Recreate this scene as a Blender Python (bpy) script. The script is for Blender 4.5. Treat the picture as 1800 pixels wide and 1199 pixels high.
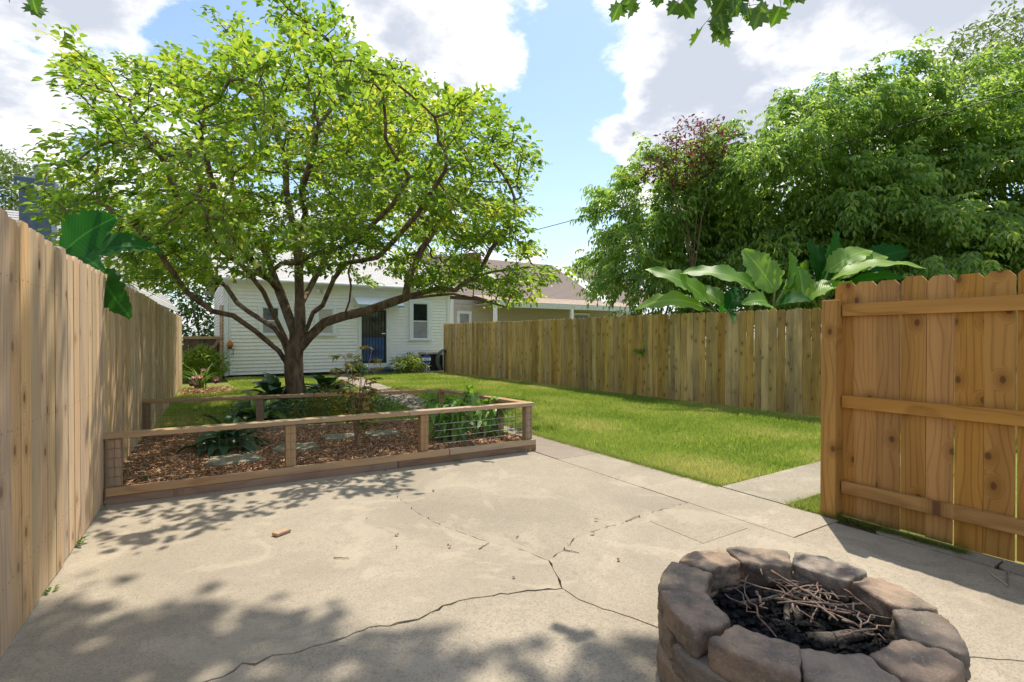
import bpy, bmesh, math, random
import numpy as np
from mathutils import Vector, Matrix, noise as mnoise, kdtree

for _o in list(bpy.data.objects):
    bpy.data.objects.remove(_o, do_unlink=True)
SC = bpy.context.scene
COL = SC.collection
rng = np.random.default_rng(11)
random.seed(11)
R = math.radians

# ------------------------------------------------------------------ camera
YAW, PITCH, EYE, FPX = R(32.3), R(-0.48), 1.33, 900.0
FWD = Vector((math.sin(YAW) * math.cos(PITCH), math.cos(YAW) * math.cos(PITCH), math.sin(PITCH)))
RGT = Vector((math.cos(YAW), -math.sin(YAW), 0.0))
UPV = RGT.cross(FWD)
CAM = Vector((0, 0, EYE))
cd = bpy.data.cameras.new('camera')
cam = bpy.data.objects.new('camera', cd)
COL.objects.link(cam)
cd.sensor_width = 36.0
cd.lens = 18.0
cd.clip_end = 2000.0
cd.clip_start = 0.05
cam.matrix_world = Matrix(((RGT.x, UPV.x, -FWD.x, CAM.x), (RGT.y, UPV.y, -FWD.y, CAM.y), (RGT.z, UPV.z, -FWD.z, CAM.z), (0, 0, 0, 1)))
SC.camera = cam

# ------------------------------------------------------------------ sun, exposure
SUN_EL, SUN_AZ = R(66.0), R(52.0)          # azimuth from +Y towards +X
SDIR = Vector((math.sin(SUN_AZ) * math.cos(SUN_EL), math.cos(SUN_AZ) * math.cos(SUN_EL), math.sin(SUN_EL)))
ld = bpy.data.lights.new('sun', 'SUN')
ld.energy = 3.35
ld.angle = R(0.53)
ld.color = (1.0, 0.92, 0.79)
sun = bpy.data.objects.new('sun', ld)
COL.objects.link(sun)
sun.rotation_euler = SDIR.to_track_quat('Z', 'Y').to_euler()
SC.view_settings.view_transform = 'Standard'
SC.view_settings.look = 'None'
SC.view_settings.exposure = 0.76
SC.view_settings.gamma = 1.0
SC.cycles.use_denoising = True
SC.cycles.max_bounces = 7
SC.cycles.transmission_bounces = 5
SC.cycles.transparent_max_bounces = 6
SC.cycles.sample_clamp_indirect = 6.0


def ray(px, py):
    return FWD + RGT * ((px - 900) / FPX) + UPV * ((599.5 - py) / FPX)


def gp(px, py, z=0.0):
    """ground (or height z) point seen at a pixel"""
    d = ray(px, py)
    t = (z - EYE) / d.z
    return CAM + d * t


def at(px, py, d):
    return CAM + ray(px, py) * d


def proj(P):
    P = np.asarray(P, float).reshape(-1, 3) - np.array(CAM)
    d = P @ np.array(FWD)
    return 900 + FPX * (P @ np.array(RGT)) / d, 599.5 - FPX * (P @ np.array(UPV)) / d, d


# ------------------------------------------------------------------ node helper
class NT:
    def __init__(self, name, world=False):
        if world:
            self.m = bpy.data.worlds.new(name)
        else:
            self.m = bpy.data.materials.new(name)
        self.m.use_nodes = True
        self.t = self.m.node_tree
        self.t.nodes.clear()

    def n(self, typ, out=0, props=None, **ins):
        nd = self.t.nodes.new('ShaderNode' + typ)
        for k, v in (props or {}).items():
            setattr(nd, k, v)
        for k, v in ins.items():
            key = int(k[1:]) if k[0] == 'i' and k[1:].isdigit() else k.replace('_', ' ')
            s = nd.inputs[key]
            if isinstance(v, bpy.types.NodeSocket):
                self.t.links.new(v, s)
            elif v is not None:
                s.default_value = v
        return nd.outputs[out]

    def math(self, op, a, b=0.0, c=None, clamp=False):
        return self.n('Math', props={'operation': op, 'use_clamp': clamp}, i0=a, i1=b, **({'i2': c} if c is not None else {}))

    def vmath(self, op, a, b, out=0):
        return self.n('VectorMath', out=out, props={'operation': op}, i0=a, i1=b)

    def mix(self, f, a, b, blend='MIX'):
        nd = self.t.nodes.new('ShaderNodeMix')
        nd.data_type = 'RGBA'
        nd.blend_type = blend
        for s, v in ((nd.inputs[0], f), (nd.inputs[6], a), (nd.inputs[7], b)):
            if isinstance(v, bpy.types.NodeSocket):
                self.t.links.new(v, s)
            else:
                s.default_value = v if not isinstance(v, (tuple, list)) else (*v[:3], 1.0)
        return nd.outputs[2]

    def smooth(self, v, lo, hi, a=0.0, b=1.0):
        return self.n('MapRange', props={'interpolation_type': 'SMOOTHSTEP'}, i0=v, i1=lo, i2=hi, i3=a, i4=b)

    def ramp(self, f, stops):
        nd = self.t.nodes.new('ShaderNodeValToRGB')
        el = nd.color_ramp.elements
        while len(el) < len(stops):
            el.new(0.5)
        for e, (p, c) in zip(el, stops):
            e.position = p
            e.color = (*c[:3], 1.0)
        self.t.links.new(f, nd.inputs[0])
        return nd.outputs[0]

    def noise(self, vec, scale, detail=4.0, rough=0.55, out=0, dist=0.0):
        return self.n('TexNoise', out=out, Vector=vec, Scale=scale, Detail=detail, Roughness=rough, Distortion=dist)

    def scale(self, vec, s):
        return self.vmath('MULTIPLY', vec, s)

    def bump(self, h, strength=0.3, dist=0.01):
        return self.n('Bump', Height=h, Strength=strength, Distance=dist)

    def surf(self, color, rough=0.7, normal=None, spec=0.35, metal=0.0, extra=None):
        nd = self.t.nodes.new('ShaderNodeBsdfPrincipled')
        for k, v in (('Base Color', color), ('Roughness', rough), ('Specular IOR Level', spec), ('Metallic', metal)):
            if isinstance(v, bpy.types.NodeSocket):
                self.t.links.new(v, nd.inputs[k])
            else:
                nd.inputs[k].default_value = (*v[:3], 1.0) if isinstance(v, (tuple, list)) else v
        if normal is not None:
            self.t.links.new(normal, nd.inputs['Normal'])
        for k, v in (extra or {}).items():
            nd.inputs[k].default_value = v
        return nd.outputs[0]

    def out(self, sh, kind='Material'):
        o = self.t.nodes.new('ShaderNodeOutput' + kind)
        self.t.links.new(sh, o.inputs[0])
        return self.m


# ------------------------------------------------------------------ sky with cumulus clouds
def make_world():
    w = NT('World', world=True)
    SC.world = w.m
    sky = w.n('TexSky', props={'sky_type': 'NISHITA', 'sun_disc': False, 'sun_elevation': SUN_EL, 'sun_rotation': SUN_AZ,
                               'air_density': 1.3, 'dust_density': 0.9, 'ozone_density': 3.0})
    skyc = w.vmath('SCALE', sky, (0, 0, 0))
    w.t.nodes[-1].inputs['Scale'].default_value = 0.115
    d = w.n('TexCoord', out=0)
    sep = w.t.nodes.new('ShaderNodeSeparateXYZ')
    w.t.links.new(d, sep.inputs[0])
    h = w.math('ADD', w.math('MAXIMUM', sep.outputs[2], 0.0), 0.22)
    inv = w.math('DIVIDE', 1.0, h)
    p = w.t.nodes.new('ShaderNodeVectorMath')
    p.operation = 'SCALE'
    w.t.links.new(d, p.inputs[0])
    w.t.links.new(inv, p.inputs['Scale'])
    p = p.outputs[0]
    n1 = w.noise(w.vmath('ADD', p, (3.1, 7.7, 0.4)), 2.9, 11.0, 0.60, dist=0.10)
    n2 = w.noise(w.vmath('ADD', p, (9.1, 2.7, 5.4)), 1.1, 3.0, 0.5)
    # the sky's own cloud banks and the blue gaps between them
    bias = None
    for px, py, rad, amp in ((1270, 110, 19, .20), (1150, 30, 10, .10), (780, 40, 12, .14), (60, 110, 13, .15), (1700, 60, 11, .14),
                             (1230, 260, 10, .12), (470, 60, 11, -.20), (960, 270, 12, -.20), (1510, 110, 7, -.20), (1060, 90, 8, -.16), (640, 20, 6, .06)):
        c = ray(px, py).normalized()
        dp = w.vmath('DOT_PRODUCT', d, tuple(c), out=1)
        g = w.smooth(dp, math.cos(R(rad)), 1.0, 0.0, amp)
        bias = g if bias is None else w.math('ADD', bias, g)
    n3 = w.noise(w.vmath('ADD', p, (1.3, 4.7, 2.2)), 8.0, 7.0, 0.62)
    v = w.math('ADD', w.math('ADD', n1, w.math('MULTIPLY', w.math('SUBTRACT', n3, 0.5), 0.22)), bias)
    cov = w.smooth(v, 0.475, 0.60)
    thick = w.smooth(w.math('ADD', v, w.math('MULTIPLY', w.math('SUBTRACT', n2, 0.5), 0.55)), 0.54, 0.80)
    ccol = w.mix(thick, (0.84, 0.825, 0.80), (0.40, 0.43, 0.495))
    haze = w.smooth(sep.outputs[2], 0.0, 0.5, 0.40, 0.0)
    skyc = w.mix(haze, skyc, (0.52, 0.66, 0.84))
    col = w.mix(cov, skyc, ccol)
    bg = w.n('Background', Color=col, Strength=1.0)
    w.out(bg, 'World')


make_world()


# ------------------------------------------------------------------ object helpers
def tag(o, label=None, cat=None, group=None, kind=None):
    if label: o['label'] = label
    if cat: o['category'] = cat
    if group: o['group'] = group
    if kind: o['kind'] = kind
    return o


def link(name, me, mat=None, parent=None, loc=None, mtx=None):
    o = bpy.data.objects.new(name, me)
    COL.objects.link(o)
    if mat is not None and me is not None and not me.materials:
        me.materials.append(mat)
    if parent is not None:
        o.parent = parent
    if mtx is not None:
        o.matrix_basis = mtx
    if loc is not None:
        o.location = loc
    return o


def empty(name, loc=(0, 0, 0), label=None, cat=None, group=None, kind=None, rz=0.0):
    o = bpy.data.objects.new(name, None)
    COL.objects.link(o)
    o.location = loc
    o.rotation_euler = (0, 0, rz)
    o.empty_display_size = 0.1
    return tag(o, label, cat, group, kind)


def local(parent, p):
    """world point -> parent's space (parents are Empties with location and z rotation)"""
    if parent is None:
        return Vector(p)
    m = Matrix.Translation(parent.location) @ parent.rotation_euler.to_matrix().to_4x4()
    return m.inverted() @ Vector(p)


class MB:
    def __init__(self):
        self.v, self.f = [], []

    def add(self, vs, fs):
        b = len(self.v)
        self.v += [tuple(x) for x in vs]
        self.f += [tuple(i + b for i in f) for f in fs]
        return self

    def box(self, lo, hi, m=None):
        x0, y0, z0 = lo
        x1, y1, z1 = hi
        vs = [Vector(p) for p in ((x0, y0, z0), (x1, y0, z0), (x1, y1, z0), (x0, y1, z0), (x0, y0, z1), (x1, y0, z1), (x1, y1, z1), (x0, y1, z1))]
        if m is not None:
            vs = [m @ p for p in vs]
        return self.add(vs, [(0, 3, 2, 1), (4, 5, 6, 7), (0, 1, 5, 4), (1, 2, 6, 5), (2, 3, 7, 6), (3, 0, 4, 7)])

    def prism(self, poly, z0, z1):
        n = len(poly)
        vs = [(p[0], p[1], z0) for p in poly] + [(p[0], p[1], z1) for p in poly]
        fs = [tuple(range(n - 1, -1, -1)), tuple(range(n, 2 * n))] + [(i, (i + 1) % n, n + (i + 1) % n, n + i) for i in range(n)]
        return self.add(vs, fs)

    def tube(self, pts, rad, n=6, cap=True):
        pts = [Vector(p) for p in pts]
        if not hasattr(rad, '__len__'):
            rad = [rad] * len(pts)
        ref = None
        b = len(self.v)
        for i, p in enumerate(pts):
            t = (pts[min(i + 1, len(pts) - 1)] - pts[max(i - 1, 0)])
            t = t.normalized() if t.length > 1e-9 else Vector((0, 0, 1))
            if ref is None:
                ref = t.orthogonal().normalized()
            ref = (ref - t * ref.dot(t))
            ref = ref.normalized() if ref.length > 1e-6 else t.orthogonal().normalized()
            bn = t.cross(ref)
            for k in range(n):
                a = 2 * math.pi * k / n
                self.v.append(tuple(p + (ref * math.cos(a) + bn * math.sin(a)) * rad[i]))
        for i in range(len(pts) - 1):
            for k in range(n):
                a, c = b + i * n + k, b + i * n + (k + 1) % n
                self.f.append((a, c, c + n, a + n))
        if cap:
            self.f.append(tuple(b + k for k in range(n - 1, -1, -1)))
            self.f.append(tuple(b + (len(pts) - 1) * n + k for k in range(n)))
        return self

    def mesh(self, name, smooth=False):
        me = bpy.data.meshes.new(name)
        me.from_pydata(self.v, [], self.f)
        me.update()
        if smooth:
            me.shade_smooth()
        return me

    def build(self, name, mat, parent=None, smooth=False, loc=None, bevel=0.0):
        o = link(name, self.mesh(name, smooth), mat, parent, loc)
        if bevel:
            md = o.modifiers.new('bevel', 'BEVEL')
            md.width = bevel
            md.segments = 2
            md.limit_method = 'ANGLE'
        return o


def beam(name, p0, p1, w, h, mat, parent=None, bevel=0.004, roll=0.0, up=(0, 0, 1)):
    """a timber from p0 to p1, its long axis along local Z; w sideways, h along 'up'"""
    p0, p1 = local(parent, p0), local(parent, p1)
    z = (p1 - p0)
    L = z.length
    z.normalize()
    u = Vector(up)
    if parent is not None:
        u = parent.rotation_euler.to_matrix().inverted() @ u
    x = u.cross(z)
    x = x.normalized() if x.length > 1e-4 else z.orthogonal().normalized()
    y = z.cross(x)
    m = Matrix(((x.x, y.x, z.x, p0.x), (x.y, y.y, z.y, p0.y), (x.z, y.z, z.z, p0.z), (0, 0, 0, 1)))
    o = MB().box((-w / 2, -h / 2, 0), (w / 2, h / 2, L)).build(name, mat, parent, bevel=bevel)
    o.matrix_basis = m
    return o


def npmesh(name, V, F, mat=None, parent=None, attr=None, flat=True):
    """V (n,3), F (m,k) arrays -> object"""
    V = np.ascontiguousarray(V, np.float32)
    F = np.ascontiguousarray(F, np.int32)
    m, k = F.shape
    me = bpy.data.meshes.new(name)
    me.vertices.add(len(V))
    me.vertices.foreach_set('co', V.ravel())
    me.loops.add(m * k)
    me.loops.foreach_set('vertex_index', F.ravel())
    me.polygons.add(m)
    me.polygons.foreach_set('loop_start', np.arange(0, m * k, k, dtype=np.int32))
    me.update(calc_edges=True)
    if flat:
        me.shade_flat()
    else:
        me.shade_smooth()
    if attr is not None:
        a = me.attributes.new('rnd', 'FLOAT', 'POINT')
        a.data.foreach_set('value', np.ascontiguousarray(attr, np.float32))
    return link(name, me, mat, parent)


def unit(a):
    return a / np.maximum(np.linalg.norm(a, axis=-1, keepdims=True), 1e-9)


OVATE = (np.array([(0, 0, 0), (.28, .42, .10), (.62, .40, .08), (1, 0, -.16), (.62, -.40, .08), (.28, -.42, .10), (.5, 0, -.01)]),
         np.array([(0, 6, 1), (1, 6, 2), (2, 6, 3), (3, 6, 4), (4, 6, 5), (5, 6, 0)]))
DIAMOND = (np.array([(0, 0, 0), (.42, .5, .12), (1, 0, -.10), (.42, -.5, .12)]), np.array([(0, 2, 1), (0, 3, 2)]))
_mp = [(0, 0), (.02, .20), (-.12, .42), (.16, .34), (.18, .62), (.36, .46), (.46, .60), (.52, .30), (.74, .34), (.76, .18), (1, 0)]
_mo = _mp + [(a, -b) for a, b in _mp[-2:0:-1]]
MAPLE = (np.array([(a, b, -.35 * b * b - .12 * a * a) for a, b in _mo] + [(.38, 0, .02)]),
         np.array([(i, (i + 1) % len(_mo), len(_mo)) for i in range(len(_mo))]))


def leaves(name, P, D, Nn, L, W, mat, parent, shape=OVATE, rnd=None):
    T, F = shape
    D = unit(D)
    S = unit(np.cross(D, Nn))
    Nn = np.cross(S, D)
    n, k = len(P), len(T)
    L = np.broadcast_to(L, (n,))
    W = np.broadcast_to(W, (n,))
    V = (P[:, None, :] + D[:, None, :] * (T[None, :, 0:1] * L[:, None, None]) + S[:, None, :] * (T[None, :, 1:2] * W[:, None, None])
         + Nn[:, None, :] * (T[None, :, 2:3] * L[:, None, None]))
    FF = (F[None] + (np.arange(n) * k)[:, None, None]).reshape(-1, F.shape[1])
    if rnd is None:
        rnd = rng.random(n)
    return npmesh(name, V.reshape(-1, 3), FF, mat, parent, np.repeat(rnd, k))
# ------------------------------------------------------------------ materials
def wood(name, light, dark, knot=(0.10, 0.05, 0.025), grey=None, grey_amt=0.3, var=0.22, rough=0.75, knots=0.62, hue=0.014, sat=0.3, nails=False):
    m = NT(name)
    oc = m.n('TexCoord', out=3)
    rnd = m.n('ObjectInfo', out=5)
    off = m.vmath('MULTIPLY', m.n('CombineXYZ', X=rnd, Y=rnd, Z=rnd), (17.3, 31.1, 53.7))
    v = m.vmath('ADD', oc, off)
    vor = m.t.nodes.new('ShaderNodeTexVoronoi')
    vor.voronoi_dimensions = '2D'
    sv = m.t.nodes.new('ShaderNodeSeparateXYZ')
    m.t.links.new(v, sv.inputs[0])
    m.t.links.new(m.n('CombineXYZ', X=m.math('MULTIPLY', sv.outputs[0], 5.0), Y=m.math('MULTIPLY', sv.outputs[2], 3.3)), vor.inputs['Vector'])
    vor.inputs['Scale'].default_value = 1.0
    kd, kc = vor.outputs['Distance'], vor.outputs['Color']
    act = m.math('GREATER_THAN', m.n('SeparateXYZ', Vector=kc), knots)
    kn = m.math('MULTIPLY', m.smooth(kd, 0.05, 0.10, 1.0, 0.0), act)
    halo = m.math('MULTIPLY', m.smooth(kd, 0.07, 0.30, 1.0, 0.0), act)
    warp = m.noise(m.scale(v, (3.0, 3.0, 0.75)), 1.0, 2.0)
    sx = m.n('SeparateXYZ', Vector=v)
    u = m.math('ADD', m.math('ADD', m.math('MULTIPLY', sx, 24.0), m.math('MULTIPLY', warp, 7.5)), m.math('MULTIPLY', halo, 3.0))
    ringw = m.math('ABSOLUTE', m.math('SUBTRACT', m.math('FRACT', u), 0.5))
    ring = m.smooth(ringw, 0.30, 0.5)
    fine = m.noise(m.scale(v, (160.0, 160.0, 3.2)), 1.0, 3.0)
    slow = m.noise(m.scale(v, (9.0, 9.0, 0.7)), 1.0, 3.0)
    f = m.math('ADD', m.math('MULTIPLY', ring, 0.42), m.math('ADD', m.math('MULTIPLY', m.math('SUBTRACT', fine, 0.5), 0.55), m.smooth(slow, 0.3, 0.75, -0.05, 0.5)), clamp=True)
    c = m.mix(f, light, dark)
    c = m.mix(m.math('MULTIPLY', halo, 0.6), c, dark)
    c = m.mix(m.math('MULTIPLY', kn, 0.75), c, knot)
    if grey:
        st = m.smooth(m.noise(m.scale(v, (6.0, 6.0, 1.1)), 1.0, 5.0, 0.65), 0.42, 0.66, 0.0, grey_amt)
        c = m.mix(st, c, grey)
    if nails:
        so = m.t.nodes.new('ShaderNodeSeparateXYZ')
        m.t.links.new(oc, so.inputs[0])
        dx = m.math('ABSOLUTE', m.math('SUBTRACT', m.math('ABSOLUTE', so.outputs[0]), 0.036))
        nail = None
        for zz in (.268, .908, 1.568):
            dz = m.math('ABSOLUTE', m.math('SUBTRACT', so.outputs[2], zz))
            q = m.smooth(m.math('ADD', m.math('MULTIPLY', dx, dx), m.math('MULTIPLY', dz, dz)), 0.000012, 0.00003, 0.8, 0.0)
            nail = q if nail is None else m.math('ADD', nail, q)
        c = m.mix(nail, c, (0.06, 0.045, 0.04))
    br = m.math('ADD', 1.0 - var, m.math('MULTIPLY', rnd, 2 * var))
    hs = m.n('HueSaturation', Hue=m.math('ADD', 0.5 - hue / 2, m.math('MULTIPLY', m.math('FRACT', m.math('MULTIPLY', rnd, 7.31)), hue)),
             Saturation=m.math('ADD', 1.0 - sat / 2, m.math('MULTIPLY', m.math('FRACT', m.math('MULTIPLY', rnd, 13.7)), sat)), Value=br, Color=c)
    hgt = m.math('ADD', m.math('MULTIPLY', fine, 0.6), m.math('MULTIPLY', ring, -0.4))
    return m.out(m.surf(hs, rough, m.bump(hgt, 0.35, 0.003), spec=0.2))


M = {}
M['left_wood'] = wood('left_wood', (0.67, 0.48, 0.285), (0.39, 0.24, 0.125), grey=(0.47, 0.375, 0.27), grey_amt=0.55, var=0.18, knots=0.48, nails=True)
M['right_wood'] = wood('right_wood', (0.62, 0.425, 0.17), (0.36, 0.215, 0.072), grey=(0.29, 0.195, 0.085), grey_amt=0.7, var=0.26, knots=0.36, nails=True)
M['gate_wood'] = wood('gate_wood', (0.47, 0.245, 0.068), (0.25, 0.115, 0.028), knot=(0.10, 0.035, 0.015), var=0.09, rough=0.6, knots=0.40, hue=.006, sat=.12)
M['bed_wood'] = wood('bed_wood', (0.48, 0.325, 0.185), (0.29, 0.18, 0.095), grey=(0.33, 0.27, 0.20), grey_amt=0.5, var=0.16, knots=0.7)
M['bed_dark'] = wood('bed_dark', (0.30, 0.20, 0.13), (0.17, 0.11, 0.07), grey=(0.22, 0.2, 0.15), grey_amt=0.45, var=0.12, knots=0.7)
M['old_wood'] = wood('old_wood', (0.16, 0.11, 0.085), (0.09, 0.06, 0.05), var=0.2)


def flat(name, col, rough=0.6, spec=0.35, metal=0.0, dirt=0.12, scale=6.0, bump=0.0):
    m = NT(name)
    oc = m.n('TexCoord', out=3)
    n = m.noise(oc, scale, 6.0, 0.6)
    dk = tuple(x * (1 - 2.2 * dirt) for x in col)
    c = m.mix(m.smooth(n, 0.35, 0.75), col, dk)
    nm = m.bump(m.noise(oc, scale * 18, 4.0), bump, 0.004) if bump else None
    return m.out(m.surf(c, rough, nm, spec, metal))


M['white'] = flat('white_paint', (0.85, 0.85, 0.83), 0.5, dirt=0.03)
M['trim'] = flat('trim_paint', (0.76, 0.80, 0.81), 0.45, dirt=0.04)
M['cream'] = flat('cream_siding', (0.70, 0.66, 0.55), 0.5, dirt=0.05)
M['beige'] = flat('beige_siding', (0.52, 0.465, 0.40), 0.55, dirt=0.05)
M['tan'] = flat('tan_post', (0.62, 0.50, 0.38), 0.6, dirt=0.08)
M['shingle_light'] = flat('shingle_light', (0.47, 0.455, 0.44), 0.9, dirt=0.12, scale=30, bump=0.3)
M['shingle_pale'] = flat('shingle_pale', (0.62, 0.60, 0.58), 0.9, dirt=0.12, scale=30, bump=0.3)
M['shingle_brown'] = flat('shingle_brown', (0.27, 0.215, 0.185), 0.9, dirt=0.14, scale=30, bump=0.3)
M['black_metal'] = flat('black_metal', (0.018, 0.018, 0.02), 0.4, 0.5, dirt=0.1)
M['dark_void'] = flat('dark_recess', (0.03, 0.03, 0.03), 0.8)
M['blue_paint'] = flat('blue_step_paint', (0.055, 0.085, 0.14), 0.6, dirt=0.15)
M['chimney_blue'] = flat('chimney_blue', (0.10, 0.14, 0.21), 0.55, dirt=0.15, scale=8, bump=0.2)
M['chimney_grey'] = flat('chimney_grey', (0.42, 0.44, 0.46), 0.7, dirt=0.1)
M['door_blue'] = flat('door_blue', (0.06, 0.13, 0.33), 0.12, 0.6, dirt=0.15, scale=2.5)
M['curtain'] = flat('curtain_grey', (0.30, 0.30, 0.31), 0.35, 0.5, dirt=0.12, scale=3)
M['blind'] = flat('blind', (0.46, 0.42, 0.38), 0.3, 0.5, dirt=0.1, scale=3)
M['glass_dark'] = flat('glass_dark', (0.02, 0.026, 0.026), 0.06, 0.7, dirt=0.2, scale=2)
M['door_glass'] = flat('door_glass', (0.085, 0.08, 0.07), 0.08, 0.6, dirt=0.2, scale=3)
M['ac_tan'] = flat('ac_tan', (0.55, 0.50, 0.40), 0.5, dirt=0.1)
M['wire'] = flat('wire_galvanised', (0.10, 0.095, 0.09), 0.5, 0.5, metal=0.3)
M['hose'] = flat('hose_green', (0.13, 0.15, 0.14), 0.5)
M['cable'] = flat('cable_black', (0.02, 0.02, 0.02), 0.6)
M['sign_blue'] = flat('sign_blue', (0.03, 0.07, 0.42), 0.4)
M['sign_white'] = flat('sign_white', (0.8, 0.8, 0.8), 0.4, dirt=0.02)
M['orange'] = flat('orange_glaze', (0.58, 0.17, 0.04), 0.5)
M['teal'] = flat('teal_paint', (0.25, 0.42, 0.34), 0.5, dirt=0.1)
M['stone'] = flat('stepping_stone', (0.30, 0.275, 0.19), 0.85, dirt=0.18, scale=9, bump=0.6)
M['gutter'] = flat('gutter_white', (0.66, 0.70, 0.67), 0.5, dirt=0.1)
M['pink'] = flat('pink_petal', (0.60, 0.28, 0.31), 0.6)


def brick_mat():
    m = NT('chimney_brick')
    return m.out(m.surf(m.mix(m.noise(m.n('TexCoord', out=3), 9.0), (0.33, 0.10, 0.06), (0.24, 0.09, 0.06)), 0.85))


M['brick'] = brick_mat()


def concrete(name, base, dark):
    m = NT(name)
    oc = m.n('TexCoord', out=3)
    rnd = m.n('ObjectInfo', out=5)
    big = m.smooth(m.noise(oc, 0.9, 6.0, 0.62, dist=0.6), 0.34, 0.70)
    mid = m.smooth(m.noise(oc, 5.5, 6.0, 0.65), 0.35, 0.75)
    sp = m.noise(oc, 95.0, 3.0, 0.7)
    sp2 = m.noise(oc, 260.0, 2.0, 0.6)
    c = m.mix(m.math('MULTIPLY', big, 0.6), base, dark)
    c = m.mix(m.math('MULTIPLY', mid, 0.4), c, tuple(x * 0.72 for x in base))
    c = m.mix(m.smooth(sp, 0.49, 0.64, 0.0, 0.75), c, tuple(x * 0.52 for x in base))
    c = m.mix(m.smooth(sp2, 0.58, 0.74, 0.0, 0.55), c, tuple(min(1, x * 1.45) for x in base))
    c = m.mix(m.smooth(m.noise(oc, 28.0, 5.0, 0.7), 0.48, 0.66, 0.0, 0.42), c, tuple(x * 0.6 for x in base))
    c = m.mix(m.smooth(m.noise(m.vmath('ADD', oc, (7, 3, 1)), 1.7, 7.0, 0.7, dist=1.0), 0.52, 0.60, 0.0, 0.30), c, tuple(min(1, x * 1.25) for x in base))
    vor = m.n('TexVoronoi', out=0, Vector=m.vmath('ADD', oc, m.scale(m.noise(oc, 14.0, 3.0, out=1), (0.12, 0.12, 0.12))), Scale=2.3)
    c = m.mix(m.smooth(vor, 0.03, 0.075, 0.35, 0.0), c, tuple(x * 0.45 for x in base))
    c = m.n('HueSaturation', Saturation=1.0, Value=m.math('ADD', 0.92, m.math('MULTIPLY', rnd, 0.14)), Color=c)
    h = m.math('ADD', m.math('MULTIPLY', sp, 0.7), m.math('MULTIPLY', sp2, 0.5))
    return m.out(m.surf(c, 0.88, m.bump(h, 0.30, 0.004), spec=0.25))


M['concrete'] = concrete('concrete', (0.395, 0.342, 0.262), (0.24, 0.207, 0.162))
M['concrete_new'] = concrete('concrete_patch', (0.37, 0.32, 0.24), (0.30, 0.26, 0.195))
M['concrete_old'] = concrete('concrete_old', (0.34, 0.30, 0.23), (0.23, 0.20, 0.155))
M['concrete_path'] = concrete('concrete_path', (0.35, 0.29, 0.235), (0.26, 0.215, 0.17))


def soil(name, a, b, sc=14.0):
    m = NT(name)
    oc = m.n('TexCoord', out=3)
    n = m.noise(oc, sc, 8.0, 0.7)
    return m.out(m.surf(m.mix(m.smooth(n, 0.3, 0.7), a, b), 0.95, m.bump(n, 0.8, 0.02), spec=0.1))


M['soil'] = soil('soil', (0.045, 0.032, 0.02), (0.10, 0.075, 0.05))
M['turf'] = soil('turf', (0.12, 0.16, 0.03), (0.24, 0.24, 0.07), 9.0)
M['mulch_soil'] = soil('mulch_soil', (0.10, 0.05, 0.025), (0.26, 0.145, 0.075), 30.0)
M['ash'] = soil('charcoal', (0.006, 0.006, 0.007), (0.035, 0.034, 0.034), 55.0)


def leafmat(name, stops, trans=0.45, tgain=1.5, rough=0.42, spec=0.4, hue=(1.0, 1.0, 0.6)):
    m = NT(name)
    a = m.n('Attribute', out=2, props={'attribute_name': 'rnd'})
    c = m.ramp(a, stops)
    tc = m.mix(1.0, c, tuple(tgain * h for h in hue), 'MULTIPLY')
    s = m.surf(c, rough, spec=spec)
    t = m.n('BsdfTranslucent', Color=tc)
    return m.out(m.n('MixShader', i0=trans, i1=s, i2=t))


M['leaf_main'] = leafmat('leaf_main', ((0, (0.07, 0.14, 0.02)), (.45, (0.15, 0.245, 0.03)), (.8, (0.26, 0.345, 0.05)), (.985, (0.38, 0.39, 0.07)), (1.0, (0.38, 0.14, 0.03))), 0.55, 1.9)
M['leaf_sumac'] = leafmat('leaf_sumac', ((0, (0.095, 0.18, 0.05)), (.45, (0.18, 0.29, 0.07)), (.85, (0.29, 0.40, 0.095)), (1.0, (0.40, 0.45, 0.13))), 0.54, 1.9, 0.28, 0.65)
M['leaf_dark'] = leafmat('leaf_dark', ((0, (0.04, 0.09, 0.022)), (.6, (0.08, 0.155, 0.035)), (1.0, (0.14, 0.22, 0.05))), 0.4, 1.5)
M['leaf_pale'] = leafmat('leaf_pale', ((0, (0.09, 0.16, 0.045)), (.6, (0.15, 0.22, 0.07)), (1.0, (0.22, 0.27, 0.09))), 0.4, 1.4)
M['leaf_red'] = leafmat('leaf_red', ((0, (0.085, 0.028, 0.03)), (.6, (0.165, 0.05, 0.05)), (1.0, (0.27, 0.10, 0.075))), 0.4, 1.4, hue=(1.1, 0.7, 0.7))
M['leaf_maple'] = leafmat('leaf_maple', ((0, (0.06, 0.13, 0.02)), (.6, (0.10, 0.19, 0.03)), (1.0, (0.15, 0.24, 0.035))), 0.45, 1.5)
M['leaf_hosta'] = leafmat('leaf_hosta', ((0, (0.025, 0.085, 0.03)), (.6, (0.05, 0.135, 0.04)), (1.0, (0.10, 0.20, 0.05))), 0.25, 1.5, 0.3, 0.6)
M['leaf_lime'] = leafmat('leaf_lime', ((0, (0.12, 0.21, 0.03)), (.6, (0.22, 0.33, 0.04)), (1.0, (0.36, 0.42, 0.08))), 0.4, 1.6)
M['leaf_olive'] = leafmat('leaf_olive', ((0, (0.12, 0.15, 0.025)), (.6, (0.24, 0.24, 0.04)), (1.0, (0.33, 0.21, 0.05))), 0.4, 1.6)
M['leaf_variegated'] = leafmat('leaf_variegated', ((0, (0.13, 0.24, 0.04)), (.55, (0.27, 0.36, 0.06)), (.8, (0.45, 0.45, 0.14)), (1.0, (0.62, 0.60, 0.38))), 0.35, 1.4)
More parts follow.
